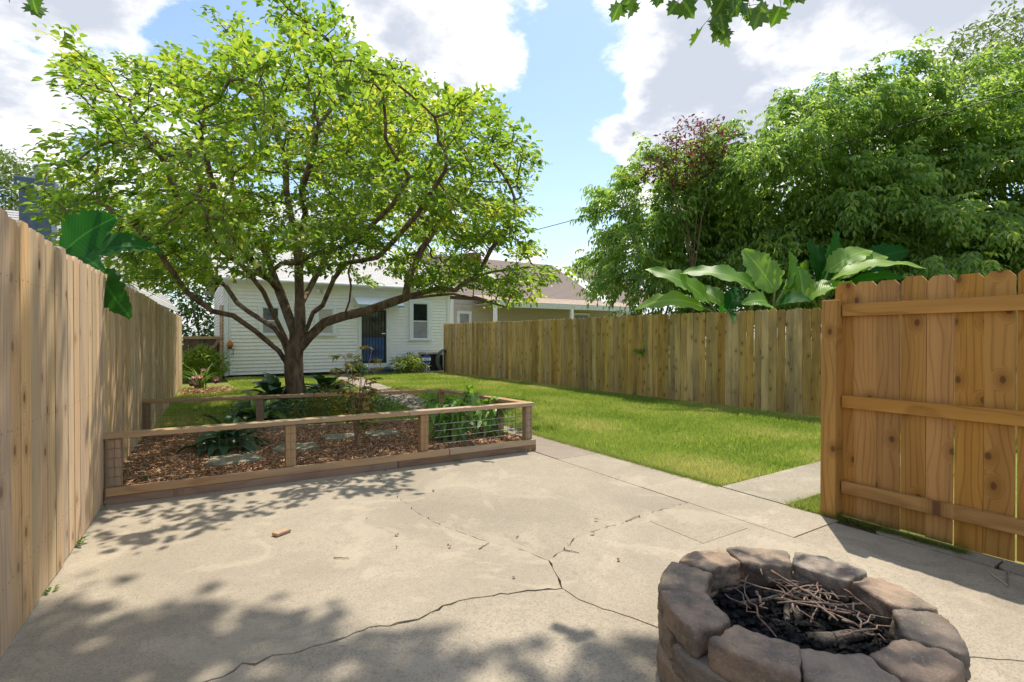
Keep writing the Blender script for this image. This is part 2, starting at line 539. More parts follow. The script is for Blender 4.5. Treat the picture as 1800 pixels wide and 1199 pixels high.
M['grass'] = leafmat('grass_blade', ((0, (0.17, 0.27, 0.05)), (.45, (0.29, 0.39, 0.08)), (.8, (0.42, 0.46, 0.14)), (1.0, (0.58, 0.51, 0.26))), 0.40, 1.5, 0.5, 0.25)


def solid_leaf(name, light, dark, trans=0.4, tgain=2.0, rough=0.3, spec=0.6, stripe=26.0):
    """big single leaves: side veins run out from the midrib (local Y along, X across)"""
    m = NT(name)
    oc = m.n('TexCoord', out=3)
    rnd = m.n('ObjectInfo', out=5)
    s = m.t.nodes.new('ShaderNodeSeparateXYZ')
    m.t.links.new(oc, s.inputs[0])
    ax = m.math('ABSOLUTE', s.outputs[0])
    vein = m.math('SINE', m.math('MULTIPLY', m.math('SUBTRACT', s.outputs[1], m.math('MULTIPLY', ax, 0.55)), stripe * 6.28))
    rib = m.smooth(ax, 0.004, 0.012, 1.0, 0.0)
    f = m.math('ADD', m.math('MULTIPLY', rnd, 0.75), m.math('MULTIPLY', vein, 0.10), clamp=True)
    c = m.mix(f, dark, light)
    c = m.mix(m.math('MULTIPLY', rib, 0.6), c, tuple(min(1, x * 1.7) for x in light))
    sh = m.surf(c, rough, m.bump(vein, 0.25, 0.004), spec)
    t = m.n('BsdfTranslucent', Color=m.mix(1.0, c, (tgain, tgain, tgain * 0.5), 'MULTIPLY'))
    return m.out(m.n('MixShader', i0=trans, i1=sh, i2=t))


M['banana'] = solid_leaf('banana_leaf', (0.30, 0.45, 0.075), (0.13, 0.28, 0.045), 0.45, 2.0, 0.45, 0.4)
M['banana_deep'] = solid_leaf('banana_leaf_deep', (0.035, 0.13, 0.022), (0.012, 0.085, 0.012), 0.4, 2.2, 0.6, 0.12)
M['hosta_leaf'] = solid_leaf('hosta_leaf', (0.085, 0.175, 0.055), (0.022, 0.075, 0.030), 0.22, 1.6, 0.33, 0.6, 45.0)
M['hosta_light'] = solid_leaf('hosta_light', (0.24, 0.33, 0.06), (0.06, 0.15, 0.03), 0.35, 1.6, 0.35, 0.5, 45.0)
M['pepper_leaf'] = solid_leaf('pepper_leaf', (0.23, 0.40, 0.06), (0.08, 0.21, 0.04), 0.40, 1.8, 0.3, 0.6, 50.0)
M['maple_leaf'] = solid_leaf('maple_leaf', (0.13, 0.22, 0.035), (0.06, 0.14, 0.022), 0.45, 1.6, 0.4, 0.4, 30.0)


def bark(name, a, b, sc=10.0):
    m = NT(name)
    oc = m.n('TexCoord', out=3)
    n = m.noise(m.scale(oc, (sc, sc, sc * 0.3)), 1.0, 7.0, 0.7)
    n2 = m.noise(oc, 3.0, 3.0)
    c = m.mix(m.smooth(n, 0.32, 0.68), a, b)
    c = m.mix(m.smooth(n2, 0.55, 0.75, 0.0, 0.35), c, (0.14, 0.15, 0.09))
    return m.out(m.surf(c, 0.9, m.bump(n, 0.9, 0.03), spec=0.15))


M['bark'] = bark('bark', (0.085, 0.056, 0.04), (0.27, 0.185, 0.13))
M['bark_grey'] = bark('bark_grey', (0.06, 0.05, 0.042), (0.15, 0.125, 0.10))
M['stem_green'] = flat('stem_green', (0.16, 0.24, 0.06), 0.5, dirt=0.15)
M['stick'] = bark('stick', (0.20, 0.15, 0.115), (0.42, 0.33, 0.265), 40.0)
M['stick_red'] = bark('stick_red', (0.23, 0.14, 0.105), (0.42, 0.29, 0.22), 40.0)
M['log_grey'] = bark('log_grey', (0.09, 0.075, 0.06), (0.22, 0.19, 0.155), 40.0)


def chipmat():
    m = NT('mulch_chip')
    a = m.n('Attribute', out=2, props={'attribute_name': 'rnd'})
    c = m.ramp(a, ((0, (0.14, 0.065, 0.032)), (.4, (0.34, 0.175, 0.085)), (.75, (0.52, 0.31, 0.165)), (1.0, (0.64, 0.47, 0.31))))
    return m.out(m.surf(c, 0.85, spec=0.2))


M['chip'] = chipmat()


def blockmat():
    m = NT('fire_pit_block')
    oc = m.n('TexCoord', out=3)
    rnd = m.n('ObjectInfo', out=5)
    v = m.vmath('ADD', oc, m.n('CombineXYZ', X=m.math('MULTIPLY', rnd, 31.0), Y=m.math('MULTIPLY', rnd, 17.0), Z=rnd))
    n = m.noise(v, 7.0, 7.0, 0.65)
    f = m.noise(v, 90.0, 4.0, 0.7)
    tone = m.ramp(rnd, ((0, (0.42, 0.30, 0.20)), (.3, (0.23, 0.205, 0.175)), (.6, (0.46, 0.32, 0.215)), (.8, (0.30, 0.215, 0.165)), (1.0, (0.40, 0.34, 0.27))))
    c = m.mix(m.smooth(n, 0.35, 0.7), tone, (0.16, 0.14, 0.115))
    c = m.mix(m.smooth(m.noise(v, 3.5, 4.0), 0.54, 0.74, 0.0, 0.4), c, (0.34, 0.195, 0.14))
    c = m.mix(m.smooth(f, 0.56, 0.70, 0.0, 0.6), c, (0.46, 0.42, 0.36))
    c = m.mix(m.smooth(m.noise(v, 22.0, 3.0), 0.68, 0.76, 0.0, 0.6), c, (0.26, 0.19, 0.06))
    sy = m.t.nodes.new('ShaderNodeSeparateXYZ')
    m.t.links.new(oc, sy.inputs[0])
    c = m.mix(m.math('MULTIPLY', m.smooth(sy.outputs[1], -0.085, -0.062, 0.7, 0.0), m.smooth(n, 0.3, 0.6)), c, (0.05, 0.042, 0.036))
    h = m.math('ADD', f, m.math('MULTIPLY', n, 1.5))
    return m.out(m.surf(c, 0.92, m.bump(h, 0.8, 0.010), spec=0.2))


M['block'] = blockmat()
# ------------------------------------------------------------------ ground, patio, path
def lfx(y): return -0.66 + 0.037 * (y - 3.0)            # left fence line
def rfx(y): return 8.77 - 0.0536 * (y - 4.16)           # right fence line
def pxl(y): return float(np.interp(y, [2, 5.5, 9, 18.6], [3.39, 3.40, 3.48, 4.10]))
def pxr(y): return float(np.interp(y, [2, 5.5, 9, 18.6], [3.975, 3.97, 4.17, 4.88]))
def bedback(x): return 7.75 - 0.205 * (x + 0.45)


g = npmesh('ground', [(-300, -300, -.03), (300, -300, -.03), (300, 300, -.03), (-300, 300, -.03)], [(0, 1, 2, 3)], M['turf'])
tag(g, 'flat turf and soil the yard stands on', kind='structure')
pb = MB().add([(-.85, -4, -.012), (4.15, -4, -.012), (4.15, 5.4, -.012), (-.75, 5.4, -.012)], [(0, 1, 2, 3)]).build('patio_bed', M['soil'])
tag(pb, 'dark soil showing in the cracks of the patio', kind='structure')


def jag(pts, amp, step, width):
    out = []
    for i in range(len(pts) - 1):
        a, b = Vector(pts[i]), Vector(pts[i + 1])
        k = max(1, int((b - a).length / step))
        t = (b - a).normalized()
        for j in range(k):
            q = a.lerp(b, j / k)
            if not (i == 0 and j == 0):
                q = q + Vector((-t.y, t.x, 0)) * random.gauss(0, amp)
            out.append((q.x, q.y, width * random.choice((.35, .6, .9, 1.2, 1.6))))
    out.append((pts[-1].x, pts[-1].y, width))
    return out


def pxs(*pp): return [gp(x, y) for x, y in pp]


JX = 3.38
A = pxs((663, 838), (690, 868), (712, 884), (735, 902), (775, 924), (815, 938), (848, 950), (868, 955), (905, 963), (940, 975), (965, 985))
B = pxs((965, 985), (985, 970), (1010, 948), (1050, 932), (1100, 918), (1150, 900), (1208, 884))
B[-1].x = JX
C = pxs((965, 985), (972, 998), (980, 1015), (988, 1034))
D = pxs((988, 1034), (940, 1037), (880, 1044), (830, 1050), (780, 1065), (735, 1088), (700, 1096), (650, 1103), (610, 1118), (570, 1133), (530, 1143), (480, 1153), (430, 1170), (390, 1188), (330, 1215))
D.append(Vector((-.8, 1.55, 0)))
E = pxs((988, 1034), (1030, 1058), (1060, 1070), (1110, 1085), (1150, 1100), (1190, 1120))
E.append(Vector((JX, .25, 0)))
a0 = Vector((A[0].x - .12, 5.35, 0))
Aj, Bj, Cj, Dj, Ej = jag([a0] + A, .007, .04, .0032), jag(B, .008, .035, .004), jag(C, .007, .04, .0045), jag(D, .008, .035, .0045), jag(E, .005, .04, .0007)
LF = [(-.78, 5.35, 0), (-.86, 1.55, 0)]
polys = [Aj[:-1] + Cj[:-1] + Dj + [(-.80, 5.35, .0)],
         [(JX, 5.35, .002)] + [(JX, y, .002) for y in np.arange(5.0, 2.8, -.3)] + list(reversed(Bj)) + list(reversed(Aj))[1:],
         Bj + [(JX, y, .002) for y in np.arange(2.4, .3, -.3)] + list(reversed(Ej)) + list(reversed(Cj))[1:-1],
         list(Ej) + [(JX, -3.8, .002), (-.86, -3.8, 0)] + list(reversed(Dj))[:-1]]


def shrink(poly):
    n = len(poly)
    area = sum(poly[i][0] * poly[(i + 1) % n][1] - poly[(i + 1) % n][0] * poly[i][1] for i in range(n))
    s = 1 if area > 0 else -1
    out = []
    for i in range(n):
        p, a, b = Vector(poly[i][:2]), Vector(poly[i - 1][:2]), Vector(poly[(i + 1) % n][:2])
        e1, e2 = (p - a), (b - p)
        n1 = Vector((-e1.y, e1.x)) * s
        n2 = Vector((-e2.y, e2.x)) * s
        nn = (n1.normalized() if n1.length > 1e-6 else Vector((0, 0))) + (n2.normalized() if n2.length > 1e-6 else Vector((0, 0)))
        if nn.length > .05:
            nn.normalize()
        q = p + nn * poly[i][2]
        out.append((q.x, q.y))
    return out if s > 0 else out[::-1]


patio = empty('patio', (0, 0, 0), 'sunlit cracked concrete patio in front of the fenced planting bed', kind='structure')
for k, p in enumerate(polys):
    MB().prism(shrink(p), -.09, (.0, -.002, .001, -.003)[k]).build('slab', M['concrete'], patio)
# the long strip beside the lawn, then the path to the house
for y0, y1 in ((-3.8, -2.2), (-2.2, -.85), (-.85, .5), (.5, 1.86)):
    MB().prism([(JX + .0035, y0 + .0025), (3.912, y0 + .0025), (3.912, y1 - .0025), (JX + .0035, y1 - .0025)], -.09, random.uniform(-.003, .002)).build('slab', M['concrete'], patio)
for y0, y1 in ((1.86, 3.2), (3.2, 4.42)):
    MB().prism([(JX + .0035, y0 + .0025), (3.975, y0 + .0025), (3.975, y1 - .0025), (JX + .0035, y1 - .0025)], -.09, random.uniform(-.003, .002)).build('slab', M['concrete'], patio)
# broken edging along the board fence
yy = 1.62
for L in (.62, .55, .36, .7, .5, .8, .6, .7, .6):
    y0, y1 = yy - L + .006, yy
    q = lambda a: random.uniform(-a, a)
    poly = [(3.93 + q(.008), y0 + q(.006)), (4.10, y0 + q(.008)), (4.10, y1 + q(.004)), (3.96 + q(.01), y1 - .004), (3.93 + q(.01), y1 - .035)]
    MB().prism(poly, -.08, .006 + q(.005)).build('edging_slab', M['concrete_old'], patio)
    yy = y0 - .012
c0 = [gp(1143, 917), gp(1236, 956), gp(1314, 929), gp(1215, 894)]
MB().prism([(p.x, p.y) for p in c0], -.03, .0035).build('cement_patch', M['concrete_new'], patio)
c0 = [gp(1120, 935), gp(1236, 975), gp(1330, 945), gp(1314, 930), gp(1236, 957), gp(1143, 918)]
path = empty('path', (0, 0, 0), 'narrow concrete path running beside the lawn to the house door', kind='structure')
ys = [4.42] + list(np.arange(5.7, 17.9, 1.28)) + [18.42]
for y0, y1 in zip(ys[:-1], ys[1:]):
    MB().prism([(pxl(y0), y0 + .007), (pxr(y0), y0 + .007), (pxr(y1), y1 - .007), (pxl(y1), y1 - .007)], -.09, random.uniform(-.004, .003)).build('slab', M['concrete_path'], path)
MB().prism([(3.30, 18.05), (pxl(18.05) - .005, 18.05), (pxl(18.42) - .005, 18.42), (3.30, 18.42)], -.09, -.002).build('slab', M['concrete_path'], path)
sidep = empty('side_path', (0, 0, 0), 'short weathered concrete slab crossing from the patio behind the gate post', kind='structure')
MB().prism([(3.99, 2.25), (5.35, 2.27), (5.35, 2.85), (3.99, 2.83)], -.09, .004).build('slab', M['concrete_old'], sidep)
MB().prism([(5.365, 2.27), (6.9, 2.29), (6.9, 2.87), (5.365, 2.85)], -.09, .001).build('slab', M['concrete_old'], sidep)


# ------------------------------------------------------------------ lawn
def lawn_mask(x, y):
    xr = np.interp(y, [2, 5.5, 9, 18.6], [3.975, 3.97, 4.17, 4.88]) + .012
    xl = np.interp(y, [2, 5.5, 9, 18.6], [3.39, 3.40, 3.48, 4.10]) - .012
    lf = -0.66 + 0.037 * (y - 3.0) + .03
    rf = 8.77 - 0.0536 * (y - 4.16) - .03
    right = (x > xr) & (x < rf) & (y > 1.93 + .25 * np.maximum(0, 4.15 - x)) & (y < 18.5) & ~((y > 2.235) & (y < 2.86) & (x < 6.9))
    left = (x > lf) & (x < xl) & (y > np.maximum(bedback(x) + .04, 4)) & (y < 18.45)
    left &= ~((x > 3.30) & (y > 18.0))
    left &= ~((x < 1.0) & (y > 13.6 + .5 * np.abs(x - .2)))
    gapr = (x > 3.28) & (x < xl) & (y > 4.9) & (y <= bedback(x) + .04)
    return right | left | gapr


def make_grass():
    n = 900000
    # density falls off with distance from the viewpoint, blades grow wider there
    x = rng.uniform(-.6, 8.9, n)
    y = 1.9 + 16.6 * rng.random(n) ** 1.55
    k = lawn_mask(x, y)
    cl = np.array([mnoise.noise(Vector((a * 1.1, b * 1.1, 3.3))) for a, b in zip(np.arange(0, 12, .25).repeat(80), np.tile(np.arange(0, 20, .25), 48))]).reshape(48, 80)
    cl2 = np.array([mnoise.noise(Vector((a * 5, b * 5, 8.3))) for a, b in zip(np.arange(0, 12, .25).repeat(80), np.tile(np.arange(0, 20, .25), 48))]).reshape(48, 80)
    x, y = x[k], y[k]
    ix, iy = ((x + 1) * 4).astype(int), (y * 4).astype(int)
    c = cl[ix, iy]
    c2 = cl2[ix, iy]
    keep = rng.random(len(x)) < np.clip(.62 + .5 * c + .4 * c2, .22, 1.0)
    x, y, c = x[keep], y[keep], c[keep]
    n = len(x)
    d = np.hypot(x, y)
    h = rng.uniform(.022, .052, n) * (1 + .5 * c) * (1 + .02 * d)
    # longer, unmown grass along the edges of concrete and boards
    w = (.0028 + .00042 * d) * rng.uniform(.7, 1.3, n)
    a = rng.uniform(0, 2 * math.pi, n)
    lean = rng.uniform(.2, 1.2, n)
    dirx, diry = np.cos(a), np.sin(a)
    b = rng.uniform(0, 2 * math.pi, n)
    P0 = np.stack([x - w * np.cos(b), y - w * np.sin(b), np.full(n, -.03)], 1)
    P1 = np.stack([x + w * np.cos(b), y + w * np.sin(b), np.full(n, -.03)], 1)
    T = np.stack([x + dirx * lean * h, y + diry * lean * h, -.012 + h], 1)
    V = np.stack([P0, P1, T], 1).reshape(-1, 3)
    F = np.arange(3 * n).reshape(-1, 3)
    r = np.clip(rng.random(n) * .62 + .22 + .55 * c, 0, 1)
    o = npmesh('lawn_grass', V, F, M['grass'], None, np.repeat(r, 3))
    tag(o, 'sunlit mown lawn grass with yellowish dry patches', 'grass', kind='stuff')
    return n


make_grass()

# ------------------------------------------------------------------ board fences
def board_mesh(name, w, t, h, ear):
    pts = [(-w / 2, 0), (w / 2, 0), (w / 2, h - ear), (w / 2 - ear * .85, h), (-w / 2 + ear * .85, h), (-w / 2, h - ear)]
    n = 6
    vs = [(x, -t / 2, z) for x, z in pts] + [(x, t / 2, z) for x, z in pts]
    fs = [tuple(range(n)), tuple(range(2 * n - 1, n - 1, -1))] + [(i, n + i, n + (i + 1) % n, (i + 1) % n) for i in range(n)]
    return MB().add(vs, fs).mesh(name)


def fence(root, y0, y1, xf, side, mat, h, name='board', wmean=.138, gap=.006, wave=.0):
    me = board_mesh('fence_board', wmean, .017, h, .032)
    me.materials.append(mat)
    ang = math.atan2(xf(y1) - xf(y0), y1 - y0)
    y = y0
    i = 0
    while y < y1:
        s = random.uniform(.94, 1.04)
        w = wmean * s
        yc = y + w / 2
        o = link('board', me, None, root)
        zt = random.gauss(0, .006) + wave * math.sin(yc * .9) + wave * .6 * math.sin(yc * 2.3 + 1)
        o.matrix_basis = (Matrix.Translation(local(root, (xf(yc) + random.gauss(0, .0025), yc, .012)))
                          @ Matrix.Rotation(math.pi / 2 - ang + random.gauss(0, .012), 4, 'Z') @ Matrix.Rotation(random.gauss(0, .0025), 4, 'Y')
                          @ Matrix.Diagonal((s, 1, 1 + zt / h, 1)))
        y += w + gap + abs(random.gauss(0, .002))
        i += 1
    for z in (.28, .92, 1.58):
        beam('rail', (xf(y0) - side * .03, y0, z), (xf(y1) - side * .03, y1, z), .038, .088, mat, root)
    yy = y0 + .3
    while yy < y1:
        beam('post', (xf(yy) - side * .10, yy, -.05), (xf(yy) - side * .10, yy, 1.72), .09, .09, mat, root)
        yy += 2.4


lf = empty('board_fence', (lfx(-1.2), -1.2, 0), 'long pale board fence in dappled sun standing beside the patio and planting bed', 'fence')
fence(lf, -1.2, 16.6, lfx, 1, M['left_wood'], 1.84, wave=.012)
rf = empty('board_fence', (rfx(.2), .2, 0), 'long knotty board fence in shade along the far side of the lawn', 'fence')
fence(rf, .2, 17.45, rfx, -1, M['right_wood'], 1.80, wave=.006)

# fence panel with its rails towards the patio
gf = empty('fence_panel', (4.07, 1.9, 0), 'orange-brown board fence panel with three rails and end post, beside the fire pit', 'fence')
me = [board_mesh('panel_board', w, .018, 1.715, .034) for w in (.139,)]
me[0].materials.append(M['gate_wood'])
y = 1.955
for i in range(26):
    w = .139
    gap = (.002, .001, .007, .002, .010, .003, .011, .006)[i % 8]
    yc = y - w / 2
    o = link('board', me[0], None, gf)
    o.matrix_basis = Matrix.Translation(local(gf, (4.104, yc, .014 + random.gauss(0, .004)))) @ Matrix.Rotation(math.pi / 2 + random.gauss(0, .01), 4, 'Z') @ Matrix.Rotation(random.gauss(0, .002), 4, 'Y')
    y -= w + gap
for z0 in (1.525, .855, .225):
    beam('rail', (4.075, 1.885, z0), (4.075, y + .05, z0 + random.uniform(-.01, .01)), .038, .09, M['gate_wood'], gf)
beam('post', (4.045, 1.945, -.1), (4.052, 1.945, 1.60), .105, .118, M['gate_wood'], gf, bevel=.006, up=(1, 0, 0))
beam('post', (4.045, -.60, -.1), (4.045, -.60, 1.60), .105, .118, M['gate_wood'], gf, bevel=.006, up=(1, 0, 0))

# ------------------------------------------------------------------ raised bed with wire fence
bed = empty('raised_bed', (-.5, 5.1, 0), 'timber-edged planting bed fenced with low posts, rails and wire mesh', 'planter')
FL, FR = Vector((-.555, 5.13, 0)), Vector((3.44, 4.93, 0))
BL, BR = Vector((-.47, bedback(-.47), 0)), Vector((3.22, bedback(3.22), 0))


def on(a, b, t, z=0.0):
    q = a.lerp(b, t)
    return Vector((q.x, q.y, z))


W, DK = M['bed_wood'], M['bed_dark']
for a, b, split in ((FL, FR, .62), (BL, BR, .5), (FR, BR, 1.0)):
    ins = (b - a).normalized()
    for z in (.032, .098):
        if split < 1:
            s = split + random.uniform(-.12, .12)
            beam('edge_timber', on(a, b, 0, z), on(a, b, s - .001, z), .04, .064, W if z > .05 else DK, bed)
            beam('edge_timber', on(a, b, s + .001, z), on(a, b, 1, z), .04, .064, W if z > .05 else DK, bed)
        else:
            beam('edge_timber', on(a, b, .02, z), on(a, b, .985, z), .04, .064, W, bed)
posts_f = [.012, .338, .662, .982]
posts_b = [.008, .345, .70, .985]
posts_s = [.30, .66]
n_front = (FR - FL).normalized()
inn = Vector((-n_front.y, n_front.x, 0))
for t in posts_f:
    p = on(FL, FR, t) + inn * .066
    beam('post', (p.x, p.y, -.0), (p.x, p.y, .518), .088, .088, W, bed, up=tuple(inn))
n_back = (BR - BL).normalized()
inb = Vector((n_back.y, -n_back.x, 0))
for t in posts_b:
    p = on(BL, BR, t) + inb * .066
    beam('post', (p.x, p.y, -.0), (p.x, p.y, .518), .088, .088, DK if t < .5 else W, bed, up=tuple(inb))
n_s = (BR - FR).normalized()
ins = Vector((-n_s.y, n_s.x, 0))
for t in posts_s:
    p = on(FR, BR, t) + ins * .066
    beam('post', (p.x, p.y, -.0), (p.x, p.y, .518), .088, .088, W, bed, up=tuple(ins))
# top rails, laid flat on the posts
def toprail(a, b, inw, cuts, mat):
    for t0, t1 in zip(cuts[:-1], cuts[1:]):
        p0, p1 = on(a, b, t0 + .0006) + inw * .06, on(a, b, t1 - .0006) + inw * .06
        beam('top_rail', (p0.x, p0.y, .538), (p1.x, p1.y, .538), .115, .040, mat, bed)
toprail(FL, FR, inn, (-.012, .62, 1.0), W)
toprail(BL, BR, inb, (-.01, .52, .985), W)
toprail(FR, BR, ins, (.032, .58, .985), W)


def wiremesh(a, b, inw, off, t0, t1):
    mb = MB()
    p0, p1 = on(a, b, t0) + inw * off, on(a, b, t1) + inw * off
    dr = (p1 - p0)
    L = dr.length
    dr.normalize()
    r = .0013
    z = .135
    while z < .52:
        mb.tube([p0 + Vector((0, 0, z)), p0.lerp(p1, .5) + Vector((0, 0, z + random.gauss(0, .003))) + inw * random.gauss(0, .008), p1 + Vector((0, 0, z))], r, 4, False)
        z += .075
    s = 0.0
    while s < L:
        q = p0 + dr * s
        mb.tube([q + Vector((0, 0, .125)), q + Vector((0, 0, .525))], r * .9, 4, False)
        s += .052
    mb.v = [tuple(local(bed, v)) for v in mb.v]
    mb.build('wire_mesh', M['wire'], bed)


wiremesh(FL, FR, inn, .018, .0, .99)
wiremesh(BL, BR, inb, .118, .0, .99)
wiremesh(FR, BR, ins, .016, .02, .98)
# horizontal tension wires on the far front bay
mb = MB()
for z in (.19, .26, .33, .40):
    a, b = on(FL, FR, .69) + inn * .03, on(FL, FR, .93) + inn * .5
    a2, b2 = local(bed, (a.x, a.y, z)), local(bed, (on(FL, FR, .962) + inn * .06).to_tuple()[:2] + (z + .01,))
    mb.tube([a2, a2.lerp(b2, .5) - Vector((0, 0, .006)), b2], .0022, 4, False)
mb.build('tension_wire', M['gutter'], bed)

ms = MB().add([(FL.x + .03, FL.y + .03, .085), (FR.x - .03, FR.y + .03, .085), (BR.x - .03, BR.y - .03, .085), (BL.x + .03, BL.y - .03, .085)], [(0, 1, 2, 3)]).build('mulch_bed', M['mulch_soil'])
tag(ms, 'bed of brown bark mulch inside the low fence', kind='structure')


def inbed(x, y, m=.03):
    fy = FL.y + (x - FL.x) / (FR.x - FL.x) * (FR.y - FL.y)
    rx = FR.x + (y - FR.y) / (BR.y - FR.y) * (BR.x - FR.x)
    return (x > lfx(6) + .02) & (y > fy + m) & (y < bedback(x) - m) & (x < rx - m)


def chips(name, x, y, z0, label, spread=.03, size=1.0):
    n = len(x)
    L = rng.uniform(.018, .055, n) * size
    Wd = rng.uniform(.005, .013, n) * size
    a = rng.uniform(0, 2 * math.pi, n)
    pit = rng.normal(0, .28, n)
    D = np.stack([np.cos(a) * np.cos(pit), np.sin(a) * np.cos(pit), np.sin(pit)], 1)
    up = np.stack([rng.normal(0, .35, n), rng.normal(0, .35, n), np.ones(n)], 1)
    S = unit(np.cross(D, up))
    N = np.cross(S, D)
    P = np.stack([x, y, z0 + rng.random(n) * spread], 1)
    V = []
    for dx, sx, nz in ((-1, -1, -1), (1, -.6, -1), (1, .6, -1), (-1, 1, -1), (-1, -1, 1), (1, -.6, 1), (1, .6, 1), (-1, 1, 1)):
        V.append(P + D * (dx * L / 2)[:, None] + S * (sx * Wd / 2)[:, None] + N * (nz * .0022))
    V = np.stack(V, 1).reshape(-1, 3)
    F = np.array([(4, 5, 6, 7), (0, 1, 5, 4), (1, 2, 6, 5), (2, 3, 7, 6), (3, 0, 4, 7)])
    F = (F[None] + (np.arange(n) * 8)[:, None, None]).reshape(-1, 4)
    o = npmesh(name, V, F, M['chip'], None, np.repeat(rng.random(n), 8))
    return tag(o, label, 'mulch', kind='stuff')


x = rng.uniform(-.6, 3.5, 42000)
y = 4.9 + rng.random(42000) * 2.9
k = inbed(x, y)
chips('bark_mulch', x[k], y[k], .085, 'loose brown bark mulch covering the fenced bed')
# ------------------------------------------------------------------ houses
def lap(name, o, u, v, L, H, exposure, proud, mat, parent, out=None, L2=None, shift=0.0):
    """lapped courses (siding, shingles): o corner, u along, v up the surface; L2 = length at the top edge (trapezoid), shift = offset of the top edge along u"""
    o, u, v = Vector(o), Vector(u).normalized(), Vector(v).normalized()
    n = u.cross(v) if out is None else Vector(out).normalized()
    mb = MB()
    k = max(1, round(H / exposure))
    e = H / k
    for i in range(k):
        s0, s1 = i / k, (i + 1) / k
        l0 = L if L2 is None else L + (L2 - L) * s0
        l1 = L if L2 is None else L + (L2 - L) * s1
        a0, a1 = o + v * (i * e) + u * (shift * s0), o + v * ((i + 1) * e) + u * (shift * s1)
        vs = [a0, a0 + u * l0, a0 + u * l0 + n * proud, a0 + n * proud, a1 + n * .0015, a1 + u * l1 + n * .0015]
        mb.add([local(parent, p) for p in vs], [(0, 1, 2, 3), (3, 2, 5, 4)])
    return mb.build(name, mat, parent)


def pbox(name, lo, hi, mat, parent, bevel=0.0):
    a, b = local(parent, lo), local(parent, hi)
    return MB().box(tuple(min(p, q) for p, q in zip(a, b)), tuple(max(p, q) for p, q in zip(a, b))).build(name, mat, parent, bevel=bevel)


def sub(o, parent):
    """make o (built in the same space as its grand-parent Empty) a sub-part of mesh part 'parent'"""
    o.parent = parent
    return o


def window(root, x0, x1, z0, z1, y, lower, upper=None, trim=.10):
    """a sash window on a wall that faces -Y at y: frame part with sub-parts"""
    upper = upper or M['glass_dark']
    y -= .04
    L = lambda p: tuple(local(root, p))
    t = trim
    mb = MB()
    for lo, hi in (((x0 - t, y - .055, z0), (x0, y + .045, z1)), ((x1, y - .055, z0), (x1 + t, y + .045, z1)),
                   ((x0 - t - .01, y - .06, z1), (x1 + t + .01, y + .045, z1 + t))):
        mb.box(L(lo), L(hi))
    fr = mb.build('window', M['trim'], root)
    zm = (z0 + z1) / 2
    for nm, lo, hi, mt in (('sill', (x0 - t - .03, y - .085, z0 - .055), (x1 + t + .03, y + .045, z0 - .001), M['trim']),
                           ('pane', (x0 + .03, y - .02, zm + .02), (x1 - .03, y + .005, z1 - .03), upper),
                           ('pane', (x0 + .03, y - .012, z0 + .035), (x1 - .03, y + .005, zm - .02), lower)):
        sub(MB().box(L(lo), L(hi)).build(nm, mt, root), fr)
    mb = MB()
    for lo, hi in (((x0, y - .03, z0), (x0 + .03, y, z1)), ((x1 - .03, y - .03, z0), (x1, y, z1)), ((x0 + .03, y - .035, zm - .02), (x1 - .03, y, zm + .02)),
                   ((x0 + .03, y - .03, z1 - .03), (x1 - .03, y, z1)), ((x0 + .03, y - .03, z0), (x1 - .03, y, z0 + .035))):
        mb.box(L(lo), L(hi))
    sub(mb.build('sash', M['trim'], root), fr)
    return fr


HY = 18.66
house = empty('white_house', (.98, HY, 0), 'single-storey white clapboard house with barred back door and pale shingle roof', 'house')
X0, X1 = .98, 8.82
lap('wall', (X0 + .1, HY, .10), (1, 0, 0), (0, 0, 1), X1 - X0 - .2, 3.06, .118, .036, M['white'], house, out=(0, -1, 0))
pbox('foundation', (X0 + .05, HY + .03, -.05), (X1 - .05, HY + 7, .10), M['dark_void'], house)
pbox('core_wall', (X0 + .01, HY + .01, .10), (X1 - .01, HY + 7.5, 3.25), M['white'], house)
pbox('corner_board', (X0 - .02, HY - .05, .08), (X0 + .10, HY + .05, 3.2), M['trim'], house)
pbox('corner_board', (X1 - .10, HY - .05, .08), (X1 + .02, HY + .05, 3.2), M['trim'], house)
pbox('frieze_board', (X0 - .019, HY - .055, 3.04), (X1 + .02, HY + .0, 3.2), M['trim'], house)
lap('wall', (X0, HY + 7.4, .10), (0, -1, 0), (0, 0, 1), 7.4, 3.06, .118, .036, M['white'], house, out=(-1, 0, 0))
# roof: shallow pitch up from the eave
rv = Vector((0, 4.3, 1.75)).normalized()
rl = Vector((0, 4.3, 1.75)).length
roof = lap('roof', (X0 - .3, HY - .35, 3.20), (1, 0, 0), rv, X1 - X0 + .6, rl, .15, .012, M['shingle_pale'], house, out=(0, -rv.z, rv.y))
rv2 = Vector((0, -4.3, 1.75)).normalized()
lap('roof', (X1 + .3, HY + 8.25, 3.20), (-1, 0, 0), rv2, X1 - X0 + .6, rl, .15, .012, M['shingle_pale'], house, out=(0, rv.z, rv.y))
pbox('fascia', (X0 - .3, HY - .36, 3.10), (X1 + .3, HY - .33, 3.205), M['trim'], house)
pbox('soffit', (X0 - .3, HY - .328, 3.10), (X1 + .3, HY + .02, 3.115), M['trim'], house)
gtr = MB()
gtr.tube([local(house, (X0 - .3, HY - .40, 3.15)), local(house, (X1 + .3, HY - .40, 3.15))], .05, 8)
gtr.build('gutter', M['gutter'], house)
mb = MB()
for xe in (X0 + .012, X1 - .012):
    mb.add([local(house, p) for p in ((xe, HY, 3.2), (xe, HY + 7.9, 3.2), (xe, HY + 3.95, 4.82))], [(0, 1, 2), (2, 1, 0)])
mb.build('gable', M['white'], house)

